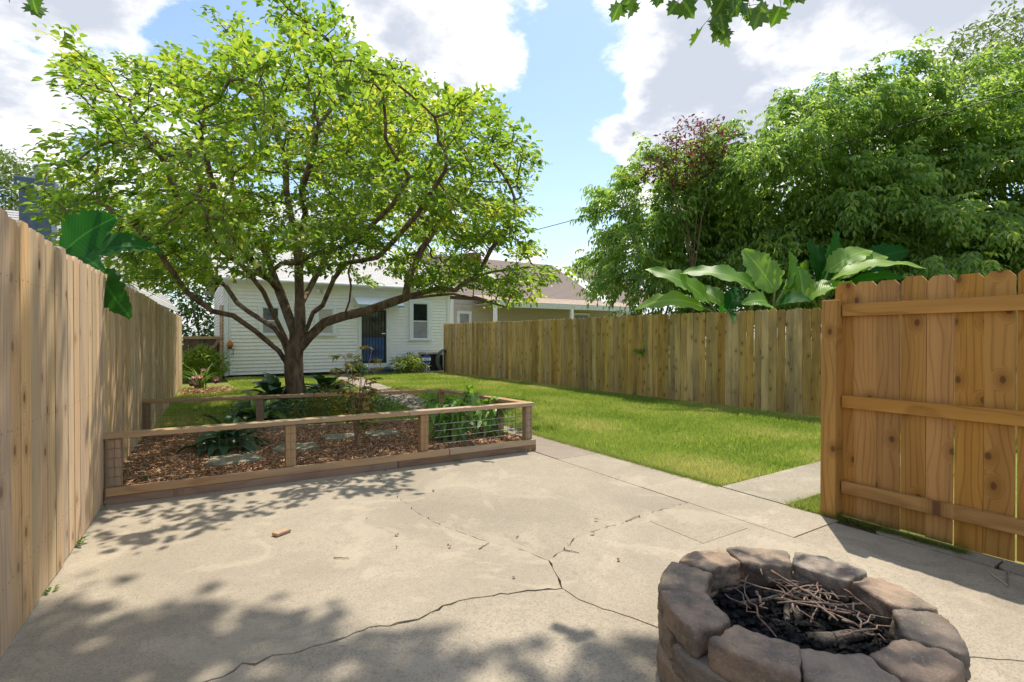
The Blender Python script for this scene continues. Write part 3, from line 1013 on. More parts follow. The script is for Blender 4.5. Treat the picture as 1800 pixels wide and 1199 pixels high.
window(house, 2.05, 2.56, 1.42, 2.30, HY, M['curtain'])
window(house, 3.80, 4.32, 1.42, 2.30, HY, M['blind'], M['blind'])
window(house, 7.26, 7.88, 1.24, 2.62, HY, M['curtain'], trim=.13)
# door with security grille
DY = HY - .04
dx0, dx1, dz0, dz1 = 5.30, 6.22, .36, 2.32
mb = MB()
for lo, hi in (((dx0 - .11, DY - .05, .2), (dx0, DY + .05, dz1)), ((dx1, DY - .05, .2), (dx1 + .11, DY + .05, dz1)), ((dx0 - .11, DY - .055, dz1), (dx1 + .11, DY + .05, dz1 + .12)),
               ((dx0 - .0, DY - .06, .2), (dx1, DY + .05, dz0))):
    mb.box(local(house, lo), local(house, hi))
mb.build('door_frame', M['trim'], house)
door = pbox('door', (dx0, DY - .015, dz0), (dx1, DY + .03, dz1), M['dark_void'], house)
zm = dz0 + 1.02
sub(pbox('pane', (dx0 + .08, DY - .024, zm + .05), (dx1 - .08, DY - .013, dz1 - .08), M['door_glass'], house), door)
sub(pbox('pane', (dx0 + .08, DY - .024, dz0 + .09), (dx1 - .08, DY - .013, zm - .05), M['door_blue'], house), door)
mb = MB()
for lo, hi in (((dx0 + .005, DY - .06, dz0), (dx0 + .07, DY - .028, dz1)), ((dx1 - .07, DY - .06, dz0), (dx1 - .005, DY - .028, dz1)), ((dx0 + .07, DY - .06, dz1 - .07), (dx1 - .07, DY - .028, dz1)),
               ((dx0 + .07, DY - .06, dz0), (dx1 - .07, DY - .028, dz0 + .08)), ((dx0 + .07, DY - .06, zm - .045), (dx1 - .07, DY - .028, zm + .045))):
    mb.box(local(house, lo), local(house, hi))
sub(mb.build('grille_frame', M['black_metal'], house), door)
for i in range(6):
    xx = dx0 + .07 + (dx1 - dx0 - .14) * (i + 1) / 7
    for za, zb in ((dz0 + .08, zm - .045), (zm + .045, dz1 - .07)):
        sub(MB().tube([local(house, (xx, DY - .045, za)), local(house, (xx, DY - .045, zb))], .009, 6).build('grille_bar', M['black_metal'], house), door)
mb = MB()
for zc in (dz0 + .42, dz1 - .38):
    for s in (-1, 1):
        for r0 in (.05, .085):
            c = local(house, ((dx0 + dx1) / 2 + s * r0, DY - .05, zc))
            mb.tube([c + Vector((math.cos(t) * r0, 0, math.sin(t) * r0 * 1.2)) for t in np.linspace(0, 6.28, 14)], .006, 5, False)
    mb.tube([local(house, (dx0 + .07, DY - .045, zc)), local(house, (dx1 - .07, DY - .045, zc))], .007, 5)
sub(mb.build('grille_scroll', M['black_metal'], house), door)
sub(pbox('handle', (dx1 - .19, DY - .085, zm + .05), (dx1 - .05, DY - .062, zm + .085), M['sign_white'], house), door)
pbox('step', (dx0 - .22, HY - .52, -.05), (dx1 + .12, HY - .105, .17), M['blue_paint'], house, bevel=.01)
# aluminium awning over the door
mb = MB()
nb = 9
for i in range(nb):
    s0, s1 = i / nb, (i + 1) / nb
    p = lambda xx, s, dz: local(house, (xx, HY - .02 - .62 * s, 2.80 - .34 * s + dz))
    xa, xb = dx0 - .28, dx1 + .50
    mb.add([p(xa, s0, .018), p(xb, s0, .018), p(xb, s1, .0), p(xa, s1, .0), p(xa, s1, .018), p(xb, s1, .018)], [(0, 3, 2, 1), (3, 4, 5, 2)])
awn = mb.build('awning', M['trim'], house)
sub(pbox('valance', (dx0 - .28, HY - .66, 2.40), (dx1 + .50, HY - .642, 2.47), M['teal'], house), awn)
for xx in (dx0 - .25, dx1 + .47):
    sub(MB().tube([local(house, (xx, HY - .63, 2.44)), local(house, (xx, HY - .02, 2.40))], .012, 6).build('awning_bracket', M['trim'], house), awn)
# small wall fittings
mb = MB()
mb.box(local(house, (4.80, HY - .07, .60)), local(house, (4.98, HY - .0, .74)))
mb.box(local(house, (4.82, HY - .12, .66)), local(house, (4.96, HY - .072, .73)))
mb.build('dryer_vent', M['tan'], house)
fl = MB().box(local(house, (3.83, HY - .08, 2.86)), local(house, (3.95, HY - .01, 2.98))).build('floodlight', M['gutter'], house)
for s in (-1, 1):
    b = local(house, (3.89 + s * .05, HY - .06, 2.92))
    sub(MB().tube([b, b + Vector((s * .04, -.07, -.01)), b + Vector((s * .06, -.14, -.03))], [.02, .05, .062], 10).build('lamp', M['trim'], house), fl)
beam('conduit', (X0 + .13, HY - .04, .1), (X0 + .13, HY - .04, 2.9), .035, .035, M['trim'], house)

# wall ornament hung by the corner
orn = empty('wall_ornament', (X0 + .14, HY - .1, 1.0), 'small orange ornament with wire hanger on the white house corner', 'ornament')
mb = MB()
mb.tube([(0, -.03, .02), (0, -.05, .07), (0, -.05, .13), (0, -.04, .18), (0, -.03, .21)], [.07, .10, .085, .05, .01], 10)
mb.build('orange_top', M['orange'], orn)
MB().tube([(0, -.03, -.06), (0, -.03, .02)], [.055, .06], 8).build('dark_band', M['black_metal'], orn)
mb = MB()
mb.tube([(-.08, -.03, -.02), (-.09, -.03, -.26), (0, -.03, -.33), (.09, -.03, -.26), (.08, -.03, -.02)], .008, 5)
mb.tube([(0, .1, .0), (0, -.03, .0)], .01, 5)
mb.build('wire_hanger', M['black_metal'], orn)

# gate between fence and house
gt = empty('side_gate', (-.1, 19.2, 0), 'dark side gate with tan rail and diagonal brace between board fence and white house', 'gate')
for i in range(8):
    pbox('board', (-.13 + i * .128, 19.2, .05), (-.13 + i * .128 + .124, 19.22, 1.28), M['old_wood'], gt)
beam('rail', (-.15, 19.16, 1.30), (.90, 19.16, 1.30), .05, .09, M['bed_wood'], gt)
beam('rail', (-.15, 19.16, .25), (.90, 19.16, .25), .05, .09, M['bed_wood'], gt)
beam('brace', (.20, 19.15, .32), (.86, 19.15, 1.24), .04, .09, M['bed_wood'], gt)
beam('post', (.925, 19.05, -.05), (.925, 19.05, 2.35), .10, .10, M['left_wood'], gt)

# ------------------------------------------------------------------ neighbour's house beyond the pale fence
nh = empty('neighbour_house', (-3.5, 16, 0), 'grey-roofed neighbouring house with cream siding behind the pale board fence', 'house')
e = 2.58
Q1, Q2 = Vector((-1.32, 14.0, e)), Vector((-.62, 24.0, e))
r1 = Vector((-2.65, 17.2, 4.42))
r2 = Vector((-2.2, 24.0, 4.42))
b0 = Vector((-9.0, 14.0, e))
up = (Vector((-5, 17.2, 4.42)) - Vector((-5, 14.0, e)))
o_ = b0 + Vector((0, -.25, -.14))
upv = up.normalized()
lap('roof', o_, (1, 0, 0), upv, Q1.x + .25 - b0.x, up.length + .29, .16, .014, M['shingle_light'], nh, out=(0, -upv.z, upv.y), L2=(r1.x - b0.x))
mb = MB()
k = 14
for i in range(k):
    s0, s1 = i / k, (i + 1) / k
    A0, B0 = (Q1 + Vector((.25, -.25, -.14))).lerp(r1, s0), (Q2 + Vector((.25, 0, -.14))).lerp(r2, s0)
    A1, B1 = (Q1 + Vector((.25, -.25, -.14))).lerp(r1, s1), (Q2 + Vector((.25, 0, -.14))).lerp(r2, s1)
    n = Vector((.7, -.05, .75)) * .014
    mb.add([local(nh, p) for p in (A0, B0, B0 + n, A0 + n, A1, B1)], [(0, 1, 2, 3), (3, 2, 5, 4)])
mb.build('roof', M['shingle_light'], nh)
MB().add([local(nh, p) for p in (Vector((-9, 17.2, 4.42)), r1, r2, Vector((-9, 24, 4.42)))], [(0, 1, 2, 3)]).build('roof_deck', M['shingle_light'], nh)
u = (Q2 - Q1).normalized()
lap('wall', (Q1.x, Q1.y, 0), u, (0, 0, 1), (Q2 - Q1).length, e - .05, .13, .024, M['cream'], nh, out=(u.y, -u.x, 0))
lap('wall', (-9, 14.0, 0), (1, 0, 0), (0, 0, 1), Q1.x + 9, e - .05, .13, .024, M['cream'], nh, out=(0, -1, 0))
MB().add([local(nh, p) for p in ((Q2.x, Q2.y, 0), (-9, 24, 0), (-9, 24, 4.4), (r2.x, r2.y, 4.4), (Q2.x, Q2.y, e - .05))], [(0, 1, 2, 3, 4)]).build('end_wall', M['cream'], nh)
pbox('corner_board', (Q1.x - .06, 13.96, 0), (Q1.x + .03, 14.03, e), M['white'], nh)
beam('fascia', Q1 + Vector((.25, -.25, -.21)), Q2 + Vector((.25, 0, -.21)), .03, .14, M['white'], nh)
beam('fascia', b0 + Vector((0, -.25, -.21)), Q1 + Vector((.25, -.25, -.21)), .03, .14, M['white'], nh)
# its painted chimney
cc = at(68, 400, 11.6)
ch = MB().box(local(nh, (cc.x - .27, 15.25, 3.1)), local(nh, (cc.x + .27, 15.85, 4.75))).build('chimney', M['chimney_blue'], nh, bevel=.015)
sub(MB().box(local(nh, (cc.x - .34, 15.17, 4.58)), local(nh, (cc.x + .34, 15.93, 4.84))).build('chimney_cap', M['chimney_blue'], nh, bevel=.03), ch)
cp = local(nh, (cc.x + .05, 15.55, 4.84))
sub(MB().tube([cp, cp + Vector((0, 0, .10)), cp + Vector((0, 0, .12)), cp + Vector((0, 0, .25)), cp + Vector((0, 0, .27)), cp + Vector((0, 0, .36))], [.2, .18, .13, .13, .16, .14], 12).build('chimney_pot', M['chimney_grey'], nh), ch)
sub(MB().box(local(nh, (cc.x - .33, 15.18, 3.0)), local(nh, (cc.x + .33, 15.92, 3.33))).build('flashing', M['chimney_blue'], nh), ch)

# ------------------------------------------------------------------ house beyond the lawn fence
rh = empty('neighbour_house', (14, 21.5, 0), 'beige-sided neighbouring house with brown shingle roof and back porch beyond the lawn fence', 'house')
RY = 22.0
lap('wall', (10.6, RY, 0), (1, 0, 0), (0, 0, 1), 12.4, 3.1, .2, .03, M['beige'], rh, out=(0, -1, 0))
pbox('corner_board', (10.5, RY - .04, 0), (10.62, RY + .06, 3.1), M['white'], rh)
lap('wall', (10.55, RY + 8, 0), (0, -1, 0), (0, 0, 1), 8, 3.1, .2, .016, M['cream'], rh, out=(-1, 0, 0))
v1 = Vector((0, 5.0, 2.75))
lap('roof', (10.2, RY - .1, 3.25), (1, 0, 0), v1.normalized(), 9.9, v1.length, .17, .014, M['shingle_brown'], rh, out=(0, -v1.z, v1.y))
lap('roof', (21.1, RY - .1, 3.25), (1, 0, 0), v1.normalized(), 4.5, v1.length, .17, .014, M['shingle_brown'], rh, out=(0, -v1.z, v1.y))
v3 = Vector((0, -5.0, 2.75))
lap('roof', (26, RY + 9.9, 3.25), (-1, 0, 0), v3.normalized(), 15.8, v1.length, .17, .014, M['shingle_brown'], rh, out=(0, v1.z, v1.y))
# pale flashing strip between the two roofs
MB().add([local(rh, p) for p in ((20.08, RY - .12, 3.27), (21.12, RY - .12, 3.27), (21.12, RY + 4.9, 6.02), (20.08, RY + 4.9, 6.02))], [(0, 1, 2, 3)]).build('roof_flashing', M['gutter'], rh)
# porch
v2 = Vector((0, 2.1, .42))
lap('porch_roof', (11.6, RY - 2.1, 2.93), (1, 0, 0), v2.normalized(), 9.5, v2.length, .17, .012, M['tan'], rh, out=(0, -v2.z, v2.y))
pbox('porch_beam', (11.6, RY - 2.13, 2.68), (21.1, RY - 2.03, 2.92), M['gutter'], rh)
pbox('porch_soffit', (11.6, RY - 2.02, 2.84), (21.1, RY - .02, 2.87), M['beige'], rh)
for xx in (11.7, 16.1, 20.9):
    pbox('porch_post', (xx - .07, RY - 2.15, 0), (xx + .07, RY - 2.01, 2.68), M['white'], rh)
window(rh, 17.9, 18.9, 1.5, 2.55, RY, M['curtain'])
window(rh, 10.9, 11.45, 1.3, 2.45, RY, M['blind'], M['curtain'])
# brick chimney
cpt = at(868, 460, 27.0)
bc = pbox('chimney', (cpt.x - .35, RY + 3.4, 4.6), (cpt.x + .35, RY + 4.1, 6.02), M['dark_void'], rh)
# courses of brick as separate pieces on the visible faces
bm_ = MB().box((-.098, -.03, -.032), (.098, .03, .032)).mesh('chimney_brick')
bm_.materials.append(M['brick'])
for r in range(18):
    for i in range(-1, 4):
        xx = cpt.x - .35 + .10 + i * .208 + (.104 if r % 2 else 0)
        if cpt.x - .36 < xx < cpt.x + .36:
            o = link('brick', bm_, None, bc)
            o.matrix_basis = Matrix.Translation(local(rh, (xx, RY + 3.39 + random.uniform(-.004, .004), 4.66 + r * .0755)))
    for i in range(3):
        o = link('brick', bm_, None, bc)
        o.matrix_basis = Matrix.Translation(local(rh, (cpt.x - .36, RY + 3.52 + i * .208 + (.06 if r % 2 else 0), 4.66 + r * .0755))) @ Matrix.Rotation(math.pi / 2, 4, 'Z')
MB().add([local(rh, p) for p in ((cpt.x - .9, RY + 2.2, 4.55), (cpt.x - .05, RY + 1.6, 4.28), (cpt.x + .7, RY + 2.2, 4.55), (cpt.x + .35, RY + 3.35, 5.5), (cpt.x - .35, RY + 3.35, 5.5), (cpt.x - .05, RY + 3.3, 5.2))],
         [(0, 1, 5, 4), (1, 2, 3, 5)]).build('chimney_saddle', M['chimney_grey'], rh)

# ------------------------------------------------------------------ air conditioner, hose reel, yard sign
ac = empty('air_conditioner', (7.78, 18.0, 0), 'tan outdoor air conditioner with dark louvred sides against the white house', 'air conditioner')
MB().box((-.36, -.36, 0), (.36, .36, .06)).build('base_pan', M['ac_tan'], ac)
MB().box((-.32, -.32, .06), (.32, .32, .66)).build('coil', M['dark_void'], ac)
for i in range(9):
    z = .10 + i * .062
    MB().box((-.34, -.345, z), (.34, .345, z + .012)).build('louvre', M['black_metal'], ac)
for sx in (-1, 1):
    for sy in (-1, 1):
        MB().box((sx * .35 - .02, sy * .35 - .02, .06), (sx * .35 + .02, sy * .35 + .02, .68)).build('corner_post', M['ac_tan'], ac)
MB().box((-.38, -.38, .68), (.38, .38, .76)).build('top_cover', M['ac_tan'], ac, bevel=.02)

hr = empty('hose_reel', (8.02, 17.35, 0), 'garden hose coiled over a black metal stand by the fence end', 'hose')
mb = MB()
mb.tube([(0, 0, -.05), (0, 0, .80), (0, .0, .86)], .02, 8)
mb.tube([(-.10, 0, .80), (.10, 0, .80)], .018, 8)
mb.build('stand', M['black_metal'], hr)
mb = MB()
for i in range(7):
    rx, rz = .25 + .012 * i, .40 + .006 * i
    yo = -.06 + .02 * i
    mb.tube([(rx * math.cos(t) * (1 + .03 * math.sin(3 * t + i)), yo, .43 + rz * math.sin(t)) for t in np.linspace(-.9, math.pi + .9, 26)], .0125, 6, False)
mb.build('hose', M['hose'], hr)

ys_ = empty('yard_sign', (7.28, 17.3, 0), 'small blue and white octagonal security sign on a stake beside the shrub', 'sign')
MB().tube([(0, .012, -.05), (0, .012, .42)], .009, 6).build('stake', M['gutter'], ys_)
oc8 = [(.17 * math.cos(R(22.5 + 45 * i)), .17 * math.sin(R(22.5 + 45 * i))) for i in range(8)]
MB().add([(x, 0, z + .52) for x, z in oc8] + [(x, .01, z + .52) for x, z in oc8], [tuple(range(8)), tuple(range(15, 7, -1))] + [(i, 8 + i, 8 + (i + 1) % 8, (i + 1) % 8) for i in range(8)]).build('octagon', M['sign_blue'], ys_)
MB().box((-.155, -.003, .47), (.155, -.0005, .57)).build('band', M['sign_white'], ys_)
tc = bpy.data.curves.new('sign_text', 'FONT')
tc.body = 'ADT'
tc.size = .10
tc.align_x = 'CENTER'
tc.extrude = .001
to = bpy.data.objects.new('lettering', tc)
COL.objects.link(to)
dg = bpy.context.evaluated_depsgraph_get()
tm = bpy.data.meshes.new_from_object(to.evaluated_get(dg))
bpy.data.objects.remove(to)
o = link('lettering', tm, M['sign_blue'], ys_)
o.matrix_basis = Matrix.Translation((0, -.005, .485)) @ Matrix.Rotation(math.pi / 2, 4, 'X')
ys_.rotation_euler.z = R(-18)
lat = empty('lattice_panel', (7.05, 17.62, 0), 'white plastic lattice panel leaning behind the yard sign and shrub', 'lattice')
for i in range(-3, 6):
    for s in (-1, 1):
        a = Vector((.12 * i, .004 * s, .0))
        b = Vector((.12 * i + s * .62, .004 * s, .62))
        # clip to the panel
        def clip(p, q, lo=-.02, hi=.5):
            d = q - p
            t0, t1 = 0.0, 1.0
            for lim, sg in ((lo, 1), (hi, -1)):
                if abs(d.x) > 1e-6:
                    t = (lim - p.x) / d.x
                    if (d.x > 0) == (sg > 0): t0 = max(t0, t)
                    else: t1 = min(t1, t)
            return (p + d * t0, p + d * t1) if t1 - t0 > .05 else None
        c = clip(a, b)
        if c:
            MB().tube([c[0], c[1]], .014, 4).build('strip', M['white'], lat)
# ------------------------------------------------------------------ trees
def inpoly(x, y, poly):
    x, y = np.asarray(x), np.asarray(y)
    r = np.zeros(x.shape, bool)
    n = len(poly)
    for i in range(n):
        x0, y0 = poly[i]
        x1, y1 = poly[(i + 1) % n]
        c = ((y0 > y) != (y1 > y)) & (x < (x1 - x0) * (y - y0) / ((y1 - y0) if y1 != y0 else 1e-9) + x0)
        r ^= c
    return r


def resample(pts, step):
    out = [Vector(pts[0])]
    for a, b in zip(pts[:-1], pts[1:]):
        a, b = Vector(a), Vector(b)
        k = max(1, round((b - a).length / step))
        for j in range(1, k + 1):
            out.append(a.lerp(b, j / k))
    return out


def colonize(limbs, A, step=.22, di=3.0, dk=.34, iters=70, wob=.25):
    """space colonisation: limbs = list of polylines (first is the trunk), A = attraction points"""
    nodes, par = [], []
    for k, L in enumerate(limbs):
        pts = resample(L, step)
        if k == 0:
            p = -1
        else:
            p = min(range(len(nodes)), key=lambda i: (nodes[i] - pts[0]).length)
        for q in pts:
            if p >= 0 and (q - nodes[p]).length < .03:
                continue
            nodes.append(q)
            par.append(p)
            p = len(nodes) - 1
    nseed = len(nodes)
    A = [Vector(a) for a in A]
    stall = 0
    for it in range(iters):
        kd = kdtree.KDTree(len(nodes))
        for i, q in enumerate(nodes):
            kd.insert(q, i)
        kd.balance()
        acc, keep = {}, []
        for a in A:
            co, i, d = kd.find(a)
            if d < dk:
                continue
            keep.append(a)
            if d < di:
                acc.setdefault(i, Vector()).__iadd__((a - co).normalized())
        A = keep
        if not acc or not A:
            break
        n0 = len(nodes)
        for i, v in acc.items():
            if v.length < 1e-4:
                continue
            v = v.normalized() + Vector((random.gauss(0, wob), random.gauss(0, wob), random.gauss(0, wob) + .03))
            q = nodes[i] + v.normalized() * step
            nodes.append(q)
            par.append(i)
        if len(nodes) > 16000:
            break
    return nodes, par, nseed


def tree_wood(root, nodes, par, nseed, mat, rtip=.0055, ex=.45, rmin=.004, flare=1.35):
    n = len(nodes)
    cnt = [0] * n
    ch = [[] for _ in range(n)]
    for i in range(n):
        if par[i] >= 0:
            ch[par[i]].append(i)
    for i in range(n - 1, -1, -1):
        if not ch[i]:
            cnt[i] = 1
        if par[i] >= 0:
            pass
    # children always come later than their parents
    for i in range(n - 1, -1, -1):
        if par[i] >= 0:
            cnt[par[i]] += cnt[i]
    rad = [max(rmin, rtip * c ** ex) for c in cnt]
    mbs = (MB(),)
    base = nodes[0]
    starts = [0] + [c for i in range(n) for c in sorted(ch[i], key=lambda c: -cnt[c])[1:]]
    for s in starts:
        chain, rr = [], []
        if par[s] >= 0:
            chain.append(nodes[par[s]])
            rr.append(min(rad[par[s]], rad[s] * 1.25))
        i = s
        while True:
            chain.append(nodes[i])
            rr.append(rad[i])
            if not ch[i]:
                break
            i = max(ch[i], key=lambda c: cnt[c])
        rr[-1] *= .6
        if s == 0:
            for j, p in enumerate(chain):
                h = p.z - base.z
                if h < .5:
                    rr[j] *= 1 + (flare - 1) * (1 - h / .5) ** 2
        r0 = max(rr[:3])
        ns = 12 if r0 > .1 else 8 if r0 > .05 else 5 if r0 > .015 else 3
        mbs[0].tube([local(root, p) for p in chain], rr, ns, False)
    mbs[0].build('trunk', mat, root, smooth=True)
    return cnt, ch


def tips(nodes, par, cnt, maxc, nseed):
    idx = [i for i in range(nseed, len(nodes)) if cnt[i] <= maxc]
    P = np.array([nodes[i] for i in idx])
    D = unit(np.array([nodes[i] - nodes[par[i]] for i in idx]))
    return P, D


def crown_simple(root, P, D, m, size, mat, centre, shape=OVATE, aspect=.55, droop=.25, spread=.10, outw=.6, name='crown', rnd_fn=None, zs=.55, tilt=.45):
    n = len(P)
    k = n * m
    P = np.repeat(P, m, 0) + rng.normal(0, spread, (k, 3)) * np.array([1, 1, zs])
    D = np.repeat(D, m, 0)
    o = unit(P - np.array(centre)) * np.array([1, 1, .35])
    DD = unit(D * .6 + o * outw + rng.normal(0, .55, (k, 3)) * np.array([1, 1, .5]) + np.array([0, 0, -droop]))
    N = unit(rng.normal(0, tilt, (k, 3)) + np.array([0, 0, 1.0]))
    L = size * rng.uniform(.5, 1.28, k)
    rnd = rng.random(k)
    if rnd_fn is not None:
        rnd = rnd_fn(P, rnd)
    P = P - np.array(local(None, root.location))
    ob = leaves(name, P, DD, N, L, L * aspect, mat, root, shape, rnd)
    ob['kind'] = 'stuff'
    return ob


def crown_pinnate(root, P, D, m, flen, lsize, mat, centre, spread=.12, pairs=5, aspect=.40, name='crown', up=.15):
    n = len(P) * m
    P = np.repeat(P, m, 0) + rng.normal(0, spread, (n, 3))
    D = np.repeat(D, m, 0)
    o = unit((P - np.array(centre)) * np.array([1, 1, .4]))
    d = unit(D * .35 + o * .9 + rng.normal(0, .45, (n, 3)) + np.array([0, 0, up]))
    L = flen * rng.uniform(.7, 1.2, n)
    side = unit(np.cross(d, np.array([0, 0, 1.0]) + rng.normal(0, .2, (n, 3))))
    PP, DD, NN, LL, RR = [], [], [], [], []
    tone = rng.random(n)
    hi = np.clip((P[:, 2] - P[:, 2].min()) / max(np.ptp(P[:, 2]), .1), 0, 1)
    tone = np.clip(tone * .7 + .3 * rng.random(n), 0, 1)
    for t in np.linspace(.22, 1.0, pairs):
        q = P + d * (L * t)[:, None] + np.array([0, 0, -1.0]) * (L * .42 * t * t)[:, None]
        tan = unit(d + np.array([0, 0, -1.0]) * .84 * t)
        for s in ((-1, 1) if t < .99 else (0,)):
            dd = unit(side * s * .75 + tan * .55 + np.array([0, 0, -.55]) + rng.normal(0, .15, (n, 3)))
            PP.append(q)
            DD.append(dd)
            NN.append(unit(np.array([0, 0, 1.0]) + side * s * .3 + d * .2 + rng.normal(0, .2, (n, 3))))
            LL.append(lsize * rng.uniform(.75, 1.15, n))
            RR.append(np.clip(tone + rng.normal(0, .1, n), 0, 1))
    P2 = np.concatenate(PP) - np.array(root.location)
    L2 = np.concatenate(LL)
    ob = leaves(name, P2, np.concatenate(DD), np.concatenate(NN), L2, L2 * aspect, mat, root, DIAMOND, np.concatenate(RR))
    ob['kind'] = 'stuff'
    return ob


def blob_points(blobs, n):
    """random points in a union of ellipsoids (centre, radii), biased to the outer half"""
    vol = np.array([r[0] * r[1] * r[2] for c, r in blobs])
    out = []
    for (c, r), k in zip(blobs, rng.multinomial(n, vol / vol.sum())):
        u = unit(rng.normal(0, 1, (k, 3))) * (rng.random((k, 1)) ** .42)
        out.append(np.array(c) + u * np.array(r))
    return np.concatenate(out)


def pads(C, per, r, t, keep=None):
    """flat leafy tiers: discs of points round each centre"""
    n = len(C)
    a = rng.uniform(0, 2 * math.pi, (n, per))
    q = r * np.sqrt(rng.random((n, per))) * rng.uniform(.7, 1.25, (n, 1))
    tx, ty = rng.normal(0, .18, (n, 1)), rng.normal(0, .18, (n, 1))
    X, Y = q * np.cos(a), q * np.sin(a)
    Z = X * tx + Y * ty - .12 * q * q + rng.normal(0, t, (n, per))
    return (C[:, None, :] + np.stack([X, Y, Z], 2)).reshape(-1, 3)


def thin(C, dmin, n):
    out = []
    for p in C:
        if all(((p - q) ** 2 * np.array([1, 1, 2.2])).sum() > dmin * dmin for q in out):
            out.append(p)
            if len(out) >= n:
                break
    return np.array(out)


# --- the spreading tree behind the bed
TB = gp(522, 714)
tree = empty('shade_tree', (TB.x, TB.y, 0), 'spreading multi-stemmed shade tree with bright backlit leaves behind the planting bed', 'tree')
D0 = (TB - CAM).dot(FWD)


def limb(*pp):
    return [at(x, y, D0 + dd) for x, y, dd in pp]


limbs = [
    [Vector((TB.x, TB.y, -.1))] + limb((520, 690, 0), (517, 660, 0), (516, 630, 0), (519, 605, 0)),
    limb((505, 640, 0), (490, 617, -.1), (450, 583, -.4), (410, 555, -.7), (373, 547, -.9), (327, 513, -1.1), (300, 473, -1.3), (270, 430, -1.5), (225, 390, -1.7), (170, 350, -1.9)),
    limb((508, 628, .05), (498, 600, .1), (483, 577, .2), (437, 548, .6), (417, 533, .8), (397, 503, 1.0), (360, 477, 1.4), (293, 447, 1.9), (250, 400, 2.2), (190, 370, 2.5)),
    limb((512, 632, 0), (507, 605, -.1), (480, 550, -.5), (463, 513, -.8), (430, 470, -1.2), (393, 443, -1.5), (367, 410, -1.8), (353, 390, -2.0), (317, 363, -2.3), (305, 330, -2.5), (287, 283, -2.7), (240, 220, -3.0)),
    limb((517, 610, 0), (517, 583, .1), (497, 527, .3), (480, 483, .5), (470, 450, .7), (440, 400, 1.0), (410, 330, 1.3), (395, 260, 1.6)),
    limb((479, 475, .5), (495, 463, .3), (520, 462, .0), (550, 447, -.4), (603, 433, -.9), (637, 413, -1.3), (690, 360, -1.9), (720, 310, -2.3)),
    limb((474, 492, .0), (463, 486, -.7), (440, 453, -1.2), (420, 430, -1.6), (390, 380, -2.2), (370, 310, -2.8), (352, 230, -3.2)),
    limb((522, 605, 0), (528, 583, 0), (527, 543, .0), (525, 467, .1), (523, 417, .1), (510, 377, .2), (503, 333, .3), (503, 283, .3), (483, 230, .4), (470, 160, .5)),
    limb((523, 420, .1), (537, 377, -.4), (530, 333, -.8), (545, 290, -1.2), (560, 220, -1.6)),
    limb((526, 600, .05), (540, 577, -.1), (550, 550, -.3), (567, 537, -.5), (587, 490, -.8), (607, 463, -1.0), (663, 453, -1.5), (693, 423, -1.8), (733, 377, -2.2), (783, 300, -2.7)),
    limb((528, 612, 0), (543, 593, 0), (570, 567, .1), (600, 557, .15), (643, 547, .2), (713, 523, .3), (770, 507, .35), (800, 510, .4), (820, 495, .4), (840, 485, .4), (870, 477, .4), (940, 468, .5)),
    limb((717, 525, .3), (770, 519, .0), (797, 517, -.2), (850, 528, -.4), (890, 540, -.5)),
    limb((606, 552, .2), (614, 530, .0), (617, 503, -.1), (612, 477, -.2), (630, 430, -.3)),
    limb((713, 522, .3), (718, 490, .6), (740, 440, .9), (780, 380, 1.2), (830, 320, 1.5)),
    limb((526, 540, .0), (545, 505, 1.0), (580, 440, 2.0), (620, 360, 2.8)),
    limb((840, 485, .4), (862, 440, .2), (890, 400, .0), (905, 350, -.1)),
]
OUT = [(60, 290), (72, 225), (95, 200), (105, 170), (85, 120), (100, 70), (85, 35), (115, 5), (150, 45), (205, 50), (215, 85), (255, 100), (290, 75), (330, 105), (365, 105), (372, 65), (345, 20), (385, 5), (420, 30), (450, 20),
       (480, -30), (560, -30), (620, 25), (632, 70), (650, 110), (700, 112), (735, 140), (770, 160), (800, 150), (850, 145), (865, 190), (900, 185), (895, 225), (925, 250), (955, 270), (950, 310), (925, 330), (945, 380),
       (928, 430), (965, 455), (1005, 462), (985, 490), (960, 500), (940, 530), (890, 555), (850, 560), (810, 545), (790, 520), (740, 512), (690, 520), (640, 500), (600, 500), (560, 480), (520, 490), (470, 480), (430, 500),
       (405, 560), (350, 600), (318, 590), (310, 555), (270, 530), (215, 500), (200, 465), (130, 445), (95, 430), (60, 400), (45, 360), (55, 320)]
k = 26000
u = rng.normal(0, 1, (k, 3))
u = unit(u) * (rng.random((k, 1)) ** .38)
c0 = np.array([TB.x + .05, TB.y - .35, 3.35])
q = c0 + u * np.array([5.0, 5.0, 4.2])
zlow = 2.05 + .35 * np.exp(-((q[:, 0] - TB.x) ** 2 + (q[:, 1] - TB.y) ** 2) / 5.0)
px, py, dd = proj(q)
ok = (q[:, 2] > zlow) & inpoly(px, py, OUT) & (dd > 4.6)
# thinner through the lower middle, where the house shows through
lowmid = (py > 400) & (px > 330) & (px < 740)
ok &= ~(lowmid & (rng.random(k) < np.where(py > 465, .90, .48)))
ok &= ~inpoly(px, py, [(505, 290), (560, 300), (570, 330), (540, 370), (500, 360)])
ok &= ~((py > 430) & (px > 740) & (rng.random(k) < .35))
q = q[ok]
A = pads(thin(q[rng.permutation(len(q))], .70, 265), 18, .58, .06)
px, py, dd = proj(A)
A = A[inpoly(px, py, OUT)]
nodes, par, ns = colonize(limbs, A, .2, 3.2, .27, 60, .22)
cnt, ch = tree_wood(tree, nodes, par, ns, M['bark'], .0082, .455)
P, D = tips(nodes, par, cnt, 5, ns)


def tone_main(P, r):
    nz = np.array([mnoise.noise(Vector(p) * .8) for p in P[::9]])
    nz = np.repeat(nz, 9)[:len(P)]
    return np.clip(r * .7 + .18 + .45 * nz, 0, .985) + (rng.random(len(P)) > .995) * .0


